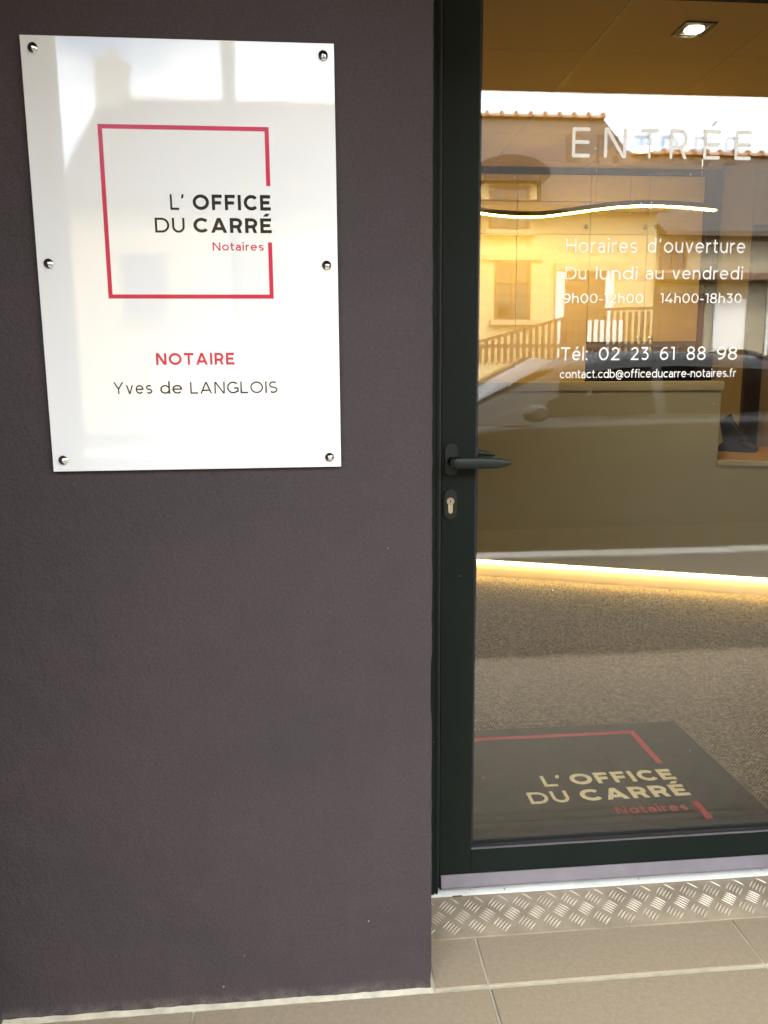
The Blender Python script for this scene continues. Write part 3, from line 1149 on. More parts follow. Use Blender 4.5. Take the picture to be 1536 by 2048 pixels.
x = 0.235
for i in range(-1, 19):
    for j in range(-1, 4):
        for kind in (0, 1):
            cx = 0.2335 + i * 0.0585 + (0.02925 if kind else 0) - 0.003
            cyy = 0.1650 + j * 0.0585 + (0.02925 if kind else 0)
            ang = math.radians(45 if kind == 0 else -45)
            for k in range(-2, 3):
                off = k * 0.0074
                px, py = cx - off * math.sin(ang), cyy + off * math.cos(ang)
                ext = 0.0290 / 2 * 0.70
                if py - ext < 0.1385 or py + ext > 0.2535 or px - ext < 0.2210 or px + ext > 1.296:
                    continue
                bar(px, py, ang)
tb = child(obj('raised_bars', bm, M['tread'], None, smooth=True), tp)
tb['kind'] = 'stuff'

# ================================================================== the white sign
sg = empty('notary_sign', (-0.2005, 0.0, 1.434))
tag(sg, 'glossy white notary sign with red square logo screwed to the wall', 'sign')
child(box('panel', -0.4505, 0.0496, -0.0120, -0.0020, 1.0838, 1.7835, M['signwhite'], bev=0.0008), sg)
FS = (Vector((0, -0.0120, 0)), Vector((1, 0, 0)), Vector((0, 0, 1)), Vector((0, -1, 0)))


def frame_logo(bm, fr, u0, u1, v0, v1, tt, gap0, gap1, t):
    """open square: right bar interrupted between gap0 and gap1"""
    add_slab(bm, [(u0, v0), (u0 + tt, v0 + tt), (u0 + tt, v1 - tt), (u0, v1)], fr, t)
    add_slab(bm, [(u0, v1), (u0 + tt, v1 - tt), (u1 - tt, v1 - tt), (u1, v1)], fr, t)
    add_slab(bm, [(u1, v1), (u1 - tt, v1 - tt), (u1 - tt, gap1), (u1, gap1)], fr, t)
    add_slab(bm, [(u1, gap0), (u1 - tt, gap0), (u1 - tt, v0 + tt), (u1, v0)], fr, t)
    add_slab(bm, [(u1, v0), (u1 - tt, v0 + tt), (u0 + tt, v0 + tt), (u0, v0)], fr, t)


bm = bmesh.new()
frame_logo(bm, FS, -0.3383, -0.0613, 1.3760, 1.6526, 0.0070, 1.4689, 1.5596, 0.0002)
child(obj('red_square', bm, M['red'], None), sg)
bm = bmesh.new()
text_line(bm, 'L’', -.2283, -.2042, 1.5199, .0250, .150, FS, t=.0002)
child(obj('lettering', bm, M['black'], None), sg)
bm = bmesh.new()
text_line(bm, 'OFFICE', -.1911, -.0618, 1.5203, .0248, .215, FS, t=.0002)
child(obj('lettering', bm, M['black'], None), sg)
bm = bmesh.new()
text_line(bm, 'DU', -.2550, -.2061, 1.4834, .0240, .150, FS, t=.0002)
child(obj('lettering', bm, M['black'], None), sg)
bm = bmesh.new()
text_line(bm, 'CARRÉ', -.1918, -.0613, 1.4838, .0240, .215, FS, t=.0002)
child(obj('lettering', bm, M['black'], None), sg)
child(lettering([('Notaires', -.1613, -.0757, 1.4550, .0133, .155)], FS, M['red'], None, t=.0002), sg)
child(lettering([('NOTAIRE', -.2654, -.1324, 1.2650, .0203, .20)], FS, M['red'], None, t=.0002), sg)
child(lettering([('Yves', -.3399, -.2745, 1.2163, .0203, .125), ('de', -.2612, -.2235, 1.2160, .0203, .125), ('LANGLOIS', -.2100, -.0598, 1.2156, .0203, .125)], FS, M['black'], None, t=.0002), sg)
scr = None
for (sx, sz) in ((-.4308, 1.7642), (.0312, 1.7641), (-.4315, 1.4327), (.0303, 1.4314), (-.4323, 1.1040), (.0290, 1.1014)):
    if scr is None:
        bm = bmesh.new()
        add_lathe(bm, [(.0078, 0), (.0078, .0030), (.0072, .0036), (.0004, .0078)], (0, 0, 0), n=20, sgn=-1)
        s_ = obj('screw_cap', bm, M['chrome'], None, smooth=True)
        scr = s_.data
    else:
        s_ = link(bpy.data.objects.new('screw_cap', scr))
    s_.location = (sx, -0.0121, sz)
    child(s_, sg)

# ================================================================== interior
FZ = 0.012
fl = box('carpet_floor', -0.75, 5.2, 0.336, 6.0, -0.15, FZ, M['carpet'])
tag(fl, kind='structure')
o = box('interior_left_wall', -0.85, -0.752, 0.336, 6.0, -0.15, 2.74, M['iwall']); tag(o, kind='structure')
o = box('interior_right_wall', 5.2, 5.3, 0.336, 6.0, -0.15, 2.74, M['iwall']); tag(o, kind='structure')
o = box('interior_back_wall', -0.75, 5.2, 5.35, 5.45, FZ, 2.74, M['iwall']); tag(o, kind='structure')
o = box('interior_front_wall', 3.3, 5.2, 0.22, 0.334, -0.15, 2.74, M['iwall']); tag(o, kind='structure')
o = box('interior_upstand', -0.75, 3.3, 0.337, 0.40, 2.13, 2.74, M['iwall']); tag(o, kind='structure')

# ceiling of tiles in a grid
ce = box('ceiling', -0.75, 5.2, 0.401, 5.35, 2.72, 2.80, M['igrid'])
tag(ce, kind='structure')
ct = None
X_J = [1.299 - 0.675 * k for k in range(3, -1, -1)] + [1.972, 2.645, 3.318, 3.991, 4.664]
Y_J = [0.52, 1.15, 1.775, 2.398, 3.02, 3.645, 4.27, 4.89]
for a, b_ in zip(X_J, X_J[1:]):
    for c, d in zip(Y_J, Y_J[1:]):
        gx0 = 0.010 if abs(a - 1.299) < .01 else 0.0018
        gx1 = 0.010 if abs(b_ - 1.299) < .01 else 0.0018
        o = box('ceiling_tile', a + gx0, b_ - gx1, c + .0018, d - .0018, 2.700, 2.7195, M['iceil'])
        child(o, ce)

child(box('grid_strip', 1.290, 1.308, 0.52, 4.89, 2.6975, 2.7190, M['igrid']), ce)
# recessed square spot
sp = empty('ceiling_spot', (1.665, 2.121, 2.70))
tag(sp, 'square black recessed ceiling spotlight, lit', 'spotlight')
bm = bmesh.new()
add_strip(bm, list(zip([(x_, y_) for x_, y_ in ((-.07, -.07), (.07, -.07), (.07, .07), (-.07, .07))],
                       [(x_, y_) for x_, y_ in ((-.046, -.046), (.046, -.046), (.046, .046), (-.046, .046))])), True,
          (Vector((1.665, 2.121, 2.6995)), Vector((1, 0, 0)), Vector((0, 1, 0)), Vector((0, 0, -1))), 0.006)
child(obj('bezel', bm, M['blackplastic'], None), sp)
child(box('well', 1.620, 1.710, 2.076, 2.166, 2.6965, 2.6990, M['niche']), sp)
child(lathe('lamp', [(.040, 0), (.040, .004), (.030, .0065)], (1.665, 2.121, 2.6960), M['spotlamp'], axis='z', sgn=-1), sp)
spot_d = bpy.data.lights.new('spot_beam', 'SPOT')
spot_d.energy = 10
spot_d.spot_size = math.radians(100)
spot_d.spot_blend = 0.7
spot_d.color = (1.0, 0.86, 0.56)
spot_d.shadow_soft_size = 0.04
so = bpy.data.objects.new('spot_beam', spot_d)
link(so)
so.location = (1.665, 2.121, 2.68)
child(so, sp)
so.location = (1.665, 2.121, 2.68)

# round flush lamp further back
rl = empty('round_ceiling_lamp', (2.13, 3.745, 2.70))
tag(rl, 'round flush ceiling lamp glowing behind the ENTRÉE letters', 'ceiling lamp')
child(lathe('lamp_rim', [(.120, 0), (.120, .020), (.078, .030), (.076, .024)], (2.16, 3.80, 2.6995), M['trim'], axis='z', n=36, sgn=-1), rl)
child(lathe('diffuser', [(.074, 0), (.074, .006), (.04, .012), (.001, .014)], (2.16, 3.80, 2.6730), M['panel_lamp'], axis='z', n=36, sgn=-1), rl)

# wave-shaped LED pendant
wv = empty('wave_pendant_lamp', (1.9, 3.85, 2.3))
tag(wv, 'wavy black pendant lamp with a glowing warm LED line', 'pendant lamp')
key = [(.93, 3.83), (1.075, 3.931), (1.228, 4.021), (1.396, 4.075), (1.567, 4.068), (1.706, 3.964), (1.862, 3.828), (1.99, 3.735), (2.139, 3.692), (2.347, 3.711), (2.539, 3.763), (2.662, 3.804)]


def spline(key, n):
    out = []
    for i in range(len(key) - 1):
        p0, p1, p2, p3 = key[max(i - 1, 0)], key[i], key[i + 1], key[min(i + 2, len(key) - 1)]
        for k in range(n):
            t = k / n
            f = lambda a, b, c, d: 0.5 * (2 * b + (c - a) * t + (2 * a - 5 * b + 4 * c - d) * t * t + (3 * b - a - 3 * c + d) * t ** 3)
            out.append(Vector((f(p0[0], p1[0], p2[0], p3[0]), f(p0[1], p1[1], p2[1], p3[1]), 0)))
    out.append(Vector((*key[-1], 0)))
    return out


wp = spline(key, 5)
bm = bmesh.new()
add_tube(bm, [p + Vector((0, 0, 2.318)) for p in wp], lambda i: [(-.015, -.014), (.015, -.014), (.015, .016), (-.015, .016)])
child(obj('housing', bm, M['bronze'], None), wv)
bm = bmesh.new()
add_tube(bm, [p + Vector((0, 0, 2.299)) for p in wp], lambda i: [(-.013, -.0025), (.013, -.0025), (.013, .0045), (-.013, .0045)])
child(obj('led_strip', bm, M['led'], None), wv)
for i in (8, 30, 50):
    p = wp[i]
    child(lathe('suspension_wire', [(.0012, 0), (.0012, .335)], (p.x, p.y, 2.335), M['chrome'], axis='z', n=6), wv)

# ------- cabinets on the back
cb = empty('wall_cabinet', (2.0, 4.7, FZ))
tag(cb, 'tall warm beige wall cabinets with small chrome knobs behind the desk', 'cabinet')
YF = 4.40
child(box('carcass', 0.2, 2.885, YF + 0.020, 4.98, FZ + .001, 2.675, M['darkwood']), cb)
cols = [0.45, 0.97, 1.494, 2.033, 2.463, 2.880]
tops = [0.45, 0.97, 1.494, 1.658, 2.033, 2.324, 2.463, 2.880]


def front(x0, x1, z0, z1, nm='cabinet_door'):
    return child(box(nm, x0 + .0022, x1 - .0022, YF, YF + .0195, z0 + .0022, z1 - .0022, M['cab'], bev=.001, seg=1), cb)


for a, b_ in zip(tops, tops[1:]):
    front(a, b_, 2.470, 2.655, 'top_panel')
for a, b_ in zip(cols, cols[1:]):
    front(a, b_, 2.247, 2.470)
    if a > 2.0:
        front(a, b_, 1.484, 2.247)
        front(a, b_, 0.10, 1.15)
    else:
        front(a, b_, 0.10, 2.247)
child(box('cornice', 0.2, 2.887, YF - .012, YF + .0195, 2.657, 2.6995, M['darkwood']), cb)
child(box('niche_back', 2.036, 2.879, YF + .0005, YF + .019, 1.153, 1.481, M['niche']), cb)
kn = None
for (kx, kz) in ((1.994, 2.296), (2.431, 2.297), (2.512, 2.297), (2.424, 1.508), (2.513, 1.508)):
    bm = bmesh.new()
    add_lathe(bm, [(.006, 0), (.006, .016), (.017, .020), (.018, .028), (.012, .033)], (0, 0, 0), n=16, sgn=-1)
    k_ = obj('knob', bm, M['chrome'], None, smooth=True)
    k_.location = (kx, YF, kz)
    child(k_, cb)

# dark post, doorway and panel on the right
po = box('wooden_post', 2.888, 2.990, 4.35, 4.45, FZ + .001, 2.70, M['darkwood'], bev=.003)
tag(po, 'dark brown wooden post at the end of the cabinets', 'post')
pr_ = box('partition_wall', 2.992, 3.262, 4.405, 4.50, FZ + .001, 2.70, M['iwall'])
tag(pr_, kind='structure')
dfm = empty('inner_doorway', (3.8, 4.45, FZ))
tag(dfm, 'brown wooden inner door frame at the right edge behind the desk', 'door frame')
child(box('jamb', 3.264, 3.395, 4.37, 4.50, FZ + .001, 2.20, M['darkwood'], bev=.003), dfm)
child(box('jamb', 4.25, 4.36, 4.37, 4.50, FZ + .001, 2.20, M['darkwood'], bev=.003), dfm)
child(box('head', 3.264, 4.36, 4.37, 4.50, 2.202, 2.32, M['darkwood'], bev=.003), dfm)
child(box('door_leaf', 3.397, 4.248, 4.42, 4.46, FZ + .01, 2.198, M['cab']), dfm)
pw2 = box('partition_wall', 3.264, 5.19, 4.405, 4.50, 2.322, 2.70, M['iwall']); tag(pw2, kind='structure')
pw3 = box('partition_wall', 4.362, 5.19, 4.405, 4.50, FZ + .001, 2.32, M['iwall']); tag(pw3, kind='structure')

# ------- reception desk, turned towards the door
DK = (0.978, 3.329)
ang = math.atan2(-0.39714092, 0.91775764)
desk = empty('reception_desk', (DK[0], DK[1], FZ), ang)
tag(desk, 'taupe two-level reception desk with glowing LED plinth', 'reception desk')


def dbox(nm, s0, s1, d0, d1, z0, z1, m, bev=0.0):
    """local: x along the front, y away from the viewer"""
    o = box(nm, s0, s1, d0, d1, z0 - FZ, z1 - FZ, m, None, bev)
    o.parent = desk
    return o


dbox('plinth', -0.9, 2.60, 0.0, 0.9, FZ + .001, 0.119, M['plinth'])
dbox('led_strip', -0.9, 2.60, -0.014, -0.0015, 0.1115, 0.1215, M['ledp'])
o = prism('front_panel', [(-0.9, .124 - FZ), (2.60, .124 - FZ), (2.60, .744 - FZ), (1.372, .744 - FZ), (1.372, 1.154 - FZ), (-0.9, 1.154 - FZ)], 1, -0.050, -0.020, M['desk'])
o.parent = desk
dbox('counter_top', -0.9, 1.385, -0.058, 0.300, 1.156, 1.204, M['desktop'], .0015)
dbox('end_panel', 1.340, 1.372, -0.018, 0.290, 0.778, 1.154, M['desk'], .0012)
dbox('work_top', -0.9, 2.60, -0.018, 0.92, 0.746, 0.7755, M['woodtop'], .001)
dbox('work_top_edge', 1.3735, 2.60, -0.058, -0.0185, 0.746, 0.7755, M['desktop'], .0012)
dbox('body', -0.88, 2.58, -0.018, 0.88, 0.1225, 0.7445, M['desk'])

# things on the lower worktop
ph = empty('desk_telephone', (2.60, 3.22, 0.7757), math.radians(-38))
tag(ph, 'black desk telephone standing on the lower worktop', 'telephone')
o = prism('base', [(-.11, 0), (.11, 0), (.10, .03), (.02, .06), (-.02, .15), (-.075, .20), (-.10, .19), (-.07, .06), (-.11, .02)], 1, -.09, .09, M['blackplastic'], bev=.004)
o.parent = ph
bm = bmesh.new()
add_tube(bm, [Vector((.06 - .012 * i, -.13, .075 + .016 * i)) for i in range(10)], lambda i: [((.022 if i in (0, 1, 8, 9) else .014) * math.cos(k * PI / 5), (.024 if i in (0, 1, 8, 9) else .014) * math.sin(k * PI / 5)) for k in range(10)])
o = obj('handset', bm, M['blackplastic'], ph, smooth=True)
fo = empty('document_folder', (2.98, 3.02, 0.7757), math.radians(-28))
tag(fo, 'brown leather folder with pale papers lying on the worktop', 'folder')
o = prism('cover', [(-.16, 0), (.20, 0), (.20, .05), (-.16, .015)], 1, -.12, .12, M['darkwood'], bev=.002); o.parent = fo
o = prism('paper_sheet', [(-.155, .0165), (.205, .0515), (.205, .0535), (-.155, .0185)], 1, -.11, .11, M['paper']); o.parent = fo

# ------- entrance mat
mt = empty('entrance_mat', (0.76, 0.76, FZ))
tag(mt, 'dark olive entrance mat with cream office name and red square logo', 'door mat')
child(box('pile', 0.262, 1.262, 0.362, 1.130, FZ, FZ + .010, M['mat'], bev=.002), mt)
for a in ((0.250, 1.274, 1.1305, 1.140), (0.250, 1.274, 0.350, 0.3615), (0.250, 0.2615, 0.362, 1.130), (1.2625, 1.274, 0.362, 1.130)):
    child(box('rim', a[0], a[1], a[2], a[3], FZ, FZ + .006, M['matrim'], bev=.0015), mt)
FM = (Vector((0, 0, FZ + .010)), Vector((1, 0, 0)), Vector((0, 1, 0)), Vector((0, 0, 1)))
bm = bmesh.new()
frame_logo(bm, FM, 0.3900, 1.0870, 0.372, 1.0690, 0.0200, 0.6030, 0.8330, 0.0012)
child(obj('red_square', bm, M['matred'], None), mt)
bm = bmesh.new()
text_line(bm, 'L', .672, .716, .7280, .0630, .17, FM, t=.0012)
child(obj('lettering', bm, M['matcream'], None), mt)
bm = bmesh.new()
text_line(bm, '’', .715, .736, .7280, .0630, .17, FM, t=.0012)
child(obj('lettering', bm, M['matcream'], None), mt)
bm = bmesh.new()
text_line(bm, 'OFFICE', .7600, 1.0860, .7310, .0630, .225, FM, t=.0012)
child(obj('lettering', bm, M['matcream'], None), mt)
bm = bmesh.new()
text_line(bm, 'DU', .6050, .7240, .6370, .0620, .17, FM, t=.0012)
child(obj('lettering', bm, M['matcream'], None), mt)
bm = bmesh.new()
text_line(bm, 'CARRÉ', .7600, 1.0850, .6375, .0620, .225, FM, t=.0012)
child(obj('lettering', bm, M['matcream'], None), mt)
child(lettering([('Notaires', .8330, 1.0420, .5600, .0370, .15)], FM, M['matred'], None, t=.0012), mt)

# ---------------------------------------------------------------- shop window to the right of the door
sw = empty('shop_window', (2.25, 0.30, 0.0))
tag(sw, 'anthracite framed shop window to the right of the entrance door', 'window')
child(box('frame', 1.302, 1.36, 0.262, 0.334, 0.0, 2.13, M['alu'], bev=.001), sw)
child(box('frame', 3.24, 3.298, 0.262, 0.334, 0.0, 2.13, M['alu'], bev=.001), sw)
child(box('frame', 1.3605, 3.2395, 0.263, 0.333, 0.0, 0.10, M['alu'], bev=.001), sw)
child(box('frame', 1.3605, 3.2395, 0.263, 0.333, 2.07, 2.1295, M['alu'], bev=.001), sw)
child(box('outer_pane', 1.3605, 3.2395, 0.288, 0.292, 0.1005, 2.0695, M['glass']), sw)

# ================================================================== across the street
def quad_uv(bm, vs, uvs):
    uvl = bm.loops.layers.uv.verify()
    f = bm.faces.new([bm.verts.new(v) for v in vs])
    for lp, uv in zip(f.loops, uvs):
        lp[uvl].uv = uv
    return f


def roof_slab(name, x0, x1, ye, ze, yr, zr, m, par, th=0.12):
    """one slope from eave (ye, ze) to ridge (yr, zr)"""
    bm = bmesh.new()
    L = math.hypot(yr - ye, zr - ze)
    quad_uv(bm, [(x0, ye, ze), (x1, ye, ze), (x1, yr, zr), (x0, yr, zr)], [(x0, 0), (x1, 0), (x1, L), (x0, L)])
    quad_uv(bm, [(x0, ye, ze - th), (x0, yr, zr - th), (x1, yr, zr - th), (x1, ye, ze - th)], [(0, 0)] * 4)
    quad_uv(bm, [(x0, ye, ze - th), (x1, ye, ze - th), (x1, ye, ze), (x0, ye, ze)], [(0, 0)] * 4)
    for xx in (x0, x1):
        quad_uv(bm, [(xx, ye, ze - th), (xx, ye, ze), (xx, yr, zr), (xx, yr, zr - th)], [(0, 0)] * 4)
    bmesh.ops.remove_doubles(bm, verts=bm.verts[:], dist=1e-4)
    return child(obj(name, bm, m, None), par)


def window(par, x0, x1, z0, z1, y, lintel=True, joinery='white', sill=True, lw=0.2):
    f = 0.07
    w_ = child(box('window', x0, x1, y - .02, y + .012, z0, z1, M['darkglass']), par)
    for nm, a in (('frame', (x0 - .0, x0 + f, z0, z1)), ('frame', (x1 - f, x1, z0, z1)), ('frame', (x0 + f, x1 - f, z0, z0 + f)),
                  ('frame', (x0 + f, x1 - f, z1 - f, z1)), ('mullion', ((x0 + x1) / 2 - .04, (x0 + x1) / 2 + .04, z0 + f, z1 - f)),
                  ('glazing_bar', (x0 + f, (x0 + x1) / 2 - .041, z0 + (z1 - z0) * .62, z0 + (z1 - z0) * .62 + .04)),
                  ('glazing_bar', ((x0 + x1) / 2 + .041, x1 - f, z0 + (z1 - z0) * .62, z0 + (z1 - z0) * .62 + .04))):
        o = box(nm, a[0], a[1], y + .013, y + .05, a[2], a[3], M[joinery])
        o.parent = w_
    if lintel:
        child(box('lintel', x0 - lw, x1 + lw, y, y + .07, z1 + .002, z1 + .16, M['trim']), par)
    if sill:
        child(box('sill', x0 - .12, x1 + .12, y, y + .14, z0 - .13, z0 - .002, M['trim'] if joinery != 'white' else M['white']), par)
    return w_


HY = -18.0
h1 = empty('slate_roof_house', (1.6, HY - 4.0, -0.02))
tag(h1, 'cream rendered house with brown slate roof and dormers across the street', 'house')
child(box('wall', -5.4, 8.70, HY - 9.0, HY, -0.2, 5.30, M['cream']), h1)
roof_slab('roof', -5.65, 8.86, HY + .35, 5.28, HY - 4.5, 8.75, M['slate'], h1)
roof_slab('roof', -5.65, 8.86, HY - 9.35, 5.28, HY - 4.5, 8.75, M['slate'], h1)
for xx in (-5.4, 8.70):
    child(prism('gable', [(HY, 5.30), (HY - 9.0, 5.30), (HY - 4.5, 8.60)], 0, xx - .15 if xx > 0 else xx, xx if xx > 0 else xx + .15, M['cream']), h1)
child(box('gutter', -5.6, 8.84, HY + .352, HY + .47, 5.16, 5.28, M['gutter']), h1)
rg = None
for i in range(33):
    if rg is None:
        bm = bmesh.new()
        add_tube(bm, [Vector((0, 0, 0)), Vector((.36, 0, 0)), Vector((.361, 0, 0)), Vector((.43, 0, 0))],
                 lambda i: [((.17 if i < 2 else .25) * math.cos(PI * k / 6), (.12 if i < 2 else .20) * math.sin(PI * k / 6) - .02) for k in range(7)])
        r_ = obj('ridge_tile', bm, M['ridge'], None)
        rg = r_.data
    else:
        r_ = link(bpy.data.objects.new('ridge_tile', rg))
    r_.location = (-5.6 + i * .438, HY - 4.5, 8.76)
    child(r_, h1)
ch = child(box('chimney', -5.62, -4.86, HY - 4.9, HY - 4.1, 8.2, 9.65, M['brick']), h1)
child(box('chimney_cap', -5.68, -4.80, HY - 4.96, HY - 4.04, 9.652, 9.74, M['kerb']), h1)
child(lathe('chimney_pot', [(.14, 0), (.11, .35), (.13, .38)], (-5.2, HY - 4.5, 9.742), M['ridge'], axis='z', n=14), h1)


def dormer(xc):
    child(box('dormer_wall', xc - .68, xc + .68, HY - 1.6, HY + .06, 4.62, 6.05, M['cream']), h1)
    child(prism('dormer_roof', [(xc - .95, 5.98)] + [(xc + .95 * math.cos(a), 5.98 + .48 * math.sin(a)) for a in [PI * (1 - i / 10) for i in range(1, 10)]] + [(xc + .95, 5.98), (xc + .75, 5.86), (xc - .75, 5.86)],
                1, HY - 2.2, HY + .32, M['slate']), h1)
    window(h1, xc - .50, xc + .50, 4.76, 5.80, HY + .06, lintel=False, joinery='shutter')


for xc in (4.92, -0.9):
    dormer(xc)
window(h1, 4.60, 5.50, 2.62, 4.05, HY, lw=.30, joinery='shutter')
window(h1, 1.6, 2.6, 2.62, 4.05, HY, lw=.3, joinery='shutter')
window(h1, -1.5, -0.5, 2.62, 4.05, HY, lw=.3, joinery='shutter')
window(h1, -4.3, -3.3, 2.62, 4.05, HY, lw=.3, joinery='shutter')
child(box('door', 6.35, 7.40, HY - .02, HY + .06, 1.55, 3.80, M['shutter']), h1)
child(box('door_surround', 6.14, 6.348, HY, HY + .10, 1.55, 3.80, M['white']), h1)
child(box('door_surround', 7.402, 7.62, HY, HY + .10, 1.55, 3.80, M['white']), h1)
child(box('lintel', 6.10, 7.70, HY, HY + .12, 3.802, 4.0, M['trim']), h1)

# raised terrace with its slatted railing
st = empty('raised_terrace', (5.6, HY + 1.0, -0.02))
tag(st, 'raised terrace with slatted brown railing in front of the cream house', 'terrace')
child(box('platform', 2.6, 8.4, HY + .11, HY + 1.35, -.15, 1.55, M['cream']), st)
for i in range(4):
    child(box('step', 8.402, 8.402 + (4 - i) * .30, HY + .3, HY + 1.2, -.15 + i * .35 + (.001 if i else 0), .20 + i * .35, M['kerb']), st)
for i in range(38):
    xx = 2.75 + i * .15
    top = 1.66 + (xx - 2.7) * .27 if xx < 6.66 else 2.72
    if top > 2.02:
        child(box('baluster', xx - .035, xx + .035, HY + 1.37, HY + 1.41, 1.972, top, M['shutter']), st)
    child(box('lower_baluster', xx - .04, xx + .04, HY + 1.37, HY + 1.41, 1.56, 1.888, M['shutter']), st)
child(box('bottom_rail', 2.65, 8.35, HY + 1.36, HY + 1.42, 1.89, 1.97, M['shutter']), st)
bm = bmesh.new()
add_tube(bm, [Vector((2.7, HY + 1.39, 1.70)), Vector((6.66, HY + 1.39, 2.76)), Vector((8.35, HY + 1.39, 2.80))], lambda i: [(-.04, -.035), (.04, -.035), (.04, .035), (-.04, .035)])
child(obj('handrail', bm, M['shutter'], None), st)
for i in range(6):
    child(box('white_slat', 6.50 + i * .15, 6.59 + i * .15, HY + 1.44, HY + 1.47, 2.02, 2.52, M['white']), st)

# second, lower house to the right
h2 = empty('lower_house', (12.5, HY - 4, -0.02))
tag(h2, 'pale rendered lower house with slate roof and white door across the street', 'house')
child(box('wall', 8.72, 18.5, HY - 9.0, HY - .3, -0.2, 4.80, M['cream2']), h2)
roof_slab('roof', 8.88, 18.8, HY + .05, 4.78, HY - 4.6, 7.80, M['slate'], h2)
roof_slab('roof', 8.88, 18.8, HY - 9.3, 4.78, HY - 4.6, 7.80, M['slate'], h2)
child(prism('gable', [(HY - .3, 4.80), (HY - 9.0, 4.80), (HY - 4.6, 7.66)], 0, 18.3, 18.45, M['cream2']), h2)
for i in range(22):
    r_ = link(bpy.data.objects.new('ridge_tile', rg))
    r_.location = (9.1 + i * .438, HY - 4.6, 7.81)
    child(r_, h2)
child(box('gutter', 8.90, 18.8, HY + .052, HY + .16, 4.66, 4.78, M['gutter']), h2)
window(h2, 8.95, 9.65, 3.85, 4.55, HY - .3, lintel=False, joinery='shutter')
child(box('awning_box', 8.75, 15.0, HY - .298, HY + .35, 3.58, 3.74, M['shutter']), h2)
child(box('shop_front', 8.85, 10.2, HY - .32, HY - .26, 0.4, 3.3, M['shutter']), h2)
child(box('door', 10.46, 11.30, HY - .32, HY - .24, 0.1, 3.15, M['white']), h2)
window(h2, 11.9, 13.2, 1.2, 3.2, HY - .3, lintel=False)
# house to the left
h3 = empty('grey_house', (-12.0, HY - 4, -0.02))
tag(h3, 'pale house with slate roof further along the street on the left', 'house')
child(box('wall', -17.5, -6.6, HY - 9.0, HY - .5, -0.2, 3.6, M['cream2']), h3)
roof_slab('roof', -17.7, -6.4, HY - .15, 3.58, HY - 4.8, 6.4, M['slate'], h3)
roof_slab('roof', -17.7, -6.4, HY - 9.3, 3.58, HY - 4.8, 6.4, M['slate'], h3)
for x0 in (-15.5, -12.5, -9.5):
    window(h3, x0, x0 + 1.1, 1.0, 2.6, HY - .5)

def row_house(x0, x1, eave, ridge, label, m='cream2'):
    h = empty('street_house', ((x0 + x1) / 2, HY - 4, -0.02))
    tag(h, label, 'house', 'terraced houses along the street')
    child(box('wall', x0, x1, HY - 9.0, HY - .4, -0.2, eave, M[m]), h)
    for ye in (HY - .05, HY - 9.3):
        roof_slab('roof', x0 - .15, x1 + .15, ye, eave - .02, HY - 4.7, ridge, M['slate'], h)
    for xx in (x0, x1 - .15):
        child(prism('gable', [(HY - .4, eave), (HY - 9.0, eave), (HY - 4.7, ridge - .14)], 0, xx, xx + .15, M[m]), h)
    n_ = int((x1 - x0) / 3)
    for i in range(n_):
        xc = x0 + (i + .5) * (x1 - x0) / n_
        window(h, xc - .5, xc + .5, 1.0, 2.4, HY - .4)
        if eave > 5:
            window(h, xc - .5, xc + .5, 3.5, 4.8, HY - .4)
    child(box('door', x0 + .4, x0 + 1.3, HY - .42, HY - .36, -.02, 2.1, M['shutter']), h)


row_house(-29.0, -17.9, 5.8, 9.0, 'cream two-storey terraced house far left across the street', 'cream')
row_house(-44.0, -29.4, 6.2, 9.6, 'pale long terraced house at the far left end of the street')
row_house(18.9, 31.0, 5.8, 9.2, 'cream two-storey terraced house far right across the street', 'cream')
row_house(31.4, 46.0, 6.2, 9.5, 'pale long terraced house at the far right end of the street')

# lamp post on the pavement
lp = empty('lamp_post', (-0.39, -3.05, -0.02))
tag(lp, 'slim grey steel lamp post at the kerb', 'lamp post')
child(lathe('pole', [(.055, 0), (.055, .9), (.037, .93), (.034, 6.2)], (-0.39, -3.05, -0.02), M['zinc'], axis='z', n=18), lp)
bm = bmesh.new()
add_tube(bm, [Vector((-0.39, -3.05 - .12 * i, 6.1 + .25 * math.sin(i * PI / 16))) for i in range(9)], lambda i: [(.025 * math.cos(k * PI / 4), .025 * math.sin(k * PI / 4)) for k in range(8)], up=Vector((1, 0, 0)))
child(obj('arm', bm, M['zinc'], None, smooth=True), lp)
child(box('lamp_head', -0.52, -0.26, -4.55, -3.98, 6.30, 6.42, M['zinc'], bev=.03), lp)

# ================================================================== parked car
car = empty('parked_car', (2.2, -4.55, -0.14))
tag(car, 'black hatchback parked at the kerb in front of the office', 'car')


def cc(o):
    o.parent = car
    return o


HWID = 0.88
sec = [  # x, bottom z, belt/hood z, half width at belt, half width at sill
    (-2.08, .38, .62, .50, .50), (-2.02, .26, .74, .68, .66), (-1.80, .20, .86, .80, .78), (-1.30, .19, .98, .85, .84), (-0.95, .19, 1.04, .86, .86),
    (-0.3, .19, 1.06, .87, .87), (0.6, .19, 1.075, .88, .88), (1.6, .20, 1.09, .87, .87), (2.15, .22, 1.09, .84, .84), (2.42, .30, 1.05, .76, .76), (2.52, .40, .95, .62, .64)]
bm = bmesh.new()
rings = []
for (x_, zb_, zt, hb, hs) in sec:
    mid = (zb_ + zt) / 2
    half = [(0, zb_), (hs * .86, zb_), (hs * .97, zb_ + .08), (hs * 1.0 + .012, mid - .04), (hb * 1.0 + .014, mid + .08), (hb * .985, zt - .10), (hb * .95, zt - .02), (hb * .80, zt + .02), (0, zt + .05)]
    full = [(-a, z_) for a, z_ in half[1:-1]][::-1]
    loop = [(a, z_) for a, z_ in half] + full
    rings.append([bm.verts.new((x_, a, z_)) for a, z_ in loop])
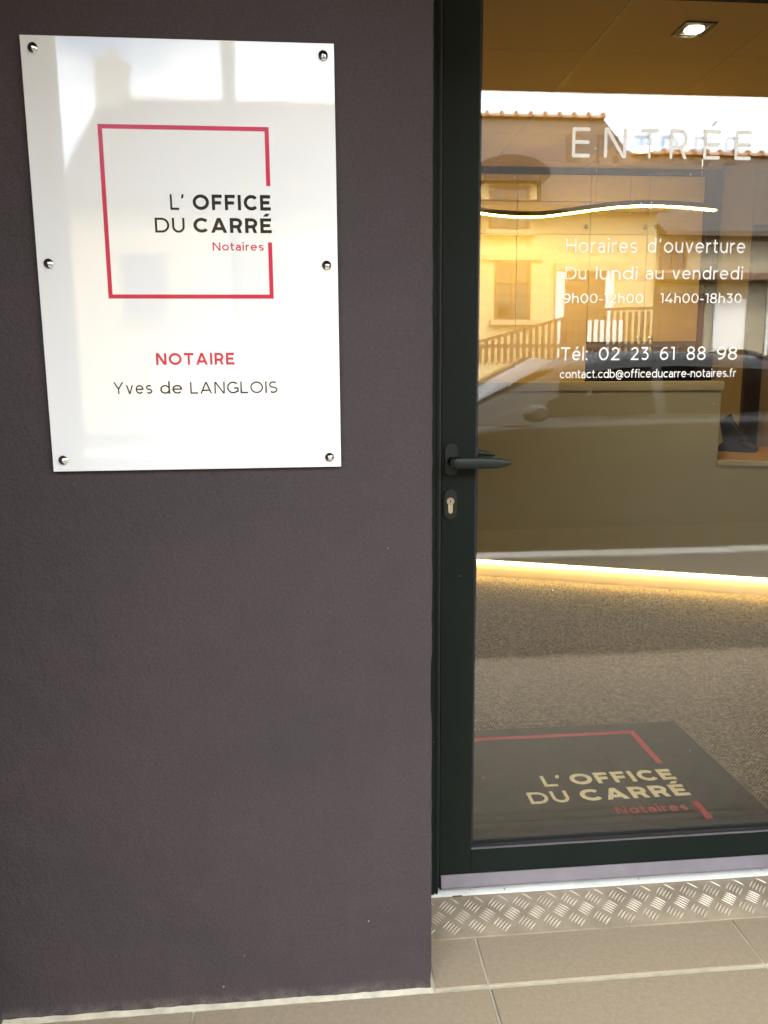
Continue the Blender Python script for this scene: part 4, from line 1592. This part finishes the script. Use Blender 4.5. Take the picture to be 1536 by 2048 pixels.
for a, b_ in zip(rings, rings[1:]):
    n = len(a)
    for i in range(n):
        bm.faces.new((a[i], a[(i + 1) % n], b_[(i + 1) % n], b_[i]))
bm.faces.new(rings[0])
bm.faces.new(list(reversed(rings[-1])))
o = obj('body', bm, M['carpaint'], car, smooth=True)
sb = o.modifiers.new('sub', 'SUBSURF')
sb.levels = sb.render_levels = 2
# cabin: roof shell with pillars, panes laid just proud of it
cab_b = [(-1.18, 1.03), (-0.95, 1.05), (1.35, 1.08), (1.86, 1.08)]
cabs = [(-1.20, 1.03, .70, 1.035), (-0.72, 1.05, .79, 1.30), (-0.30, 1.05, .78, 1.475), (0.1, 1.05, .775, 1.545), (0.6, 1.06, .775, 1.56), (1.25, 1.07, .76, 1.53), (1.85, 1.08, .74, 1.46), (2.28, 1.08, .70, 1.10)]
bm = bmesh.new()
rings = []
for (x_, z0, hw, zt) in cabs:
    tw = hw * (.78 if zt > 1.2 else .93)
    loop = [(hw + .03, z0 - .03), (hw, z0 + .01), (tw + .03, zt - .07 if zt > 1.15 else zt - .005), (tw - .05, zt - .01), (0, zt + .025)]
    loop = loop + [(-a, z_) for a, z_ in loop[:-1]][::-1]
    rings.append([bm.verts.new((x_, a, z_)) for a, z_ in loop])
for a, b_ in zip(rings, rings[1:]):
    n = len(a)
    for i in range(n - 1):
        bm.faces.new((a[i], a[i + 1], b_[i + 1], b_[i]))
bm.faces.new(rings[0])
bm.faces.new(list(reversed(rings[-1])))
o = obj('cabin', bm, M['carpaint'], car, smooth=True)


def side_pt(x_, t, s):
    """point on the cabin side: t 0 belt .. 1 roof rail"""
    for c0, c1 in zip(cabs, cabs[1:]):
        if c0[0] <= x_ <= c1[0]:
            k = (x_ - c0[0]) / (c1[0] - c0[0])
            z0, hw, zt = [c0[i] + (c1[i] - c0[i]) * k for i in (1, 2, 3)]
            tw0, tw1 = c0[2] * (.78 if c0[3] > 1.2 else .93), c1[2] * (.78 if c1[3] > 1.2 else .93)
            tw = tw0 + (tw1 - tw0) * k
            top = zt - .07
            return Vector((x_, s * (hw + .006 + (tw + .03 - hw) * t), z0 + .01 + (top - z0 - .01) * t))


def pane(name, pl, s):
    bm = bmesh.new()
    k = 8
    lo, hi = [], []
    for i in range(k + 1):
        x_ = pl[0] + (pl[1] - pl[0]) * i / k
        lo.append(bm.verts.new(side_pt(x_, .06, s)))
        hi.append(bm.verts.new(side_pt(x_, .90, s)))
    for i in range(k):
        bm.faces.new((lo[i], lo[i + 1], hi[i + 1], hi[i]))
    r = bmesh.ops.solidify(bm, geom=bm.faces[:], thickness=.004)
    return obj(name, bm, M['carglass'], car)


for s in (1, -1):
    pane('side_window', (-0.62, 0.38), s)
    pane('side_window', (0.46, 1.32), s)
    pane('side_window', (1.40, 1.80), s)


def screen(name, c0, c1):
    bm = bmesh.new()
    rows = []
    for k in range(5):
        t = .04 + .92 * k / 4
        z_ = c0[3] + (c1[3] - c0[3]) * t
        x_ = c0[0] + (c1[0] - c0[0]) * t
        row = []
        for j in range(9):
            q = -1 + 2 * j / 8
            w_ = (c0[2] * .88 + (c1[2] * .72 - c0[2] * .88) * t)
            row.append(bm.verts.new((x_ + (-.01 if c0[0] < 0 else .01) - (0.10 if c0[0] < 0 else -.04) * (1 - q * q), q * w_, z_ + .030 + .045 * (1 - q * q))))
        rows.append(row)
    for a, b_ in zip(rows, rows[1:]):
        for j in range(8):
            bm.faces.new((a[j], a[j + 1], b_[j + 1], b_[j]))
    bmesh.ops.solidify(bm, geom=bm.faces[:], thickness=.004)
    return obj(name, bm, M['screenglass'], car, smooth=True)


screen('windscreen', cabs[0], cabs[2])
screen('rear_window', cabs[7], cabs[5])
for s in (1, -1):
    bm = bmesh.new()
    add_tube(bm, [Vector((-0.58, s * .86, 1.10)), Vector((-.60, s * .94, 1.11)), Vector((-.60, s * 1.02, 1.115)), Vector((-.59, s * 1.06, 1.115))],
             lambda i: [((.03, .09, .09, .05)[i] * math.cos(k * PI / 5), (.02, .065, .065, .04)[i] * math.sin(k * PI / 5)) for k in range(10)])
    obj('wing_mirror', bm, M['carpaint'], car, smooth=True)
    o = box('door_handle', 0.15, 0.34, s * .893 - .012, s * .893 + .012, .90, .93, M['carpaint'], car, bev=.006)
    o = box('headlight', -1.98, -1.70, s * .66 - .12, s * .66 + .12, .70, .80, M['lampglass'], car, bev=.03)
    o = box('tail_light', 2.30, 2.47, s * .66 - .09, s * .66 + .09, .78, 1.02, M['redlamp'], car, bev=.03)
    for xw in (-1.32, 1.72):
        wh = lathe('wheel', [(.20, 0), (.30, .0), (.315, .03), (.315, .17), (.30, .20), (.20, .20)], (xw, s * .885, .315), M['tyre'], car, axis='y', n=32, sgn=-s)
        bm = bmesh.new()
        add_lathe(bm, [(.205, 0), (.205, .02), (.19, .03), (.05, .012), (.05, 0)], (xw, s * .892, .315), 'y', 20, -s)
        rm = obj('rim', bm, M['rim'], wh)
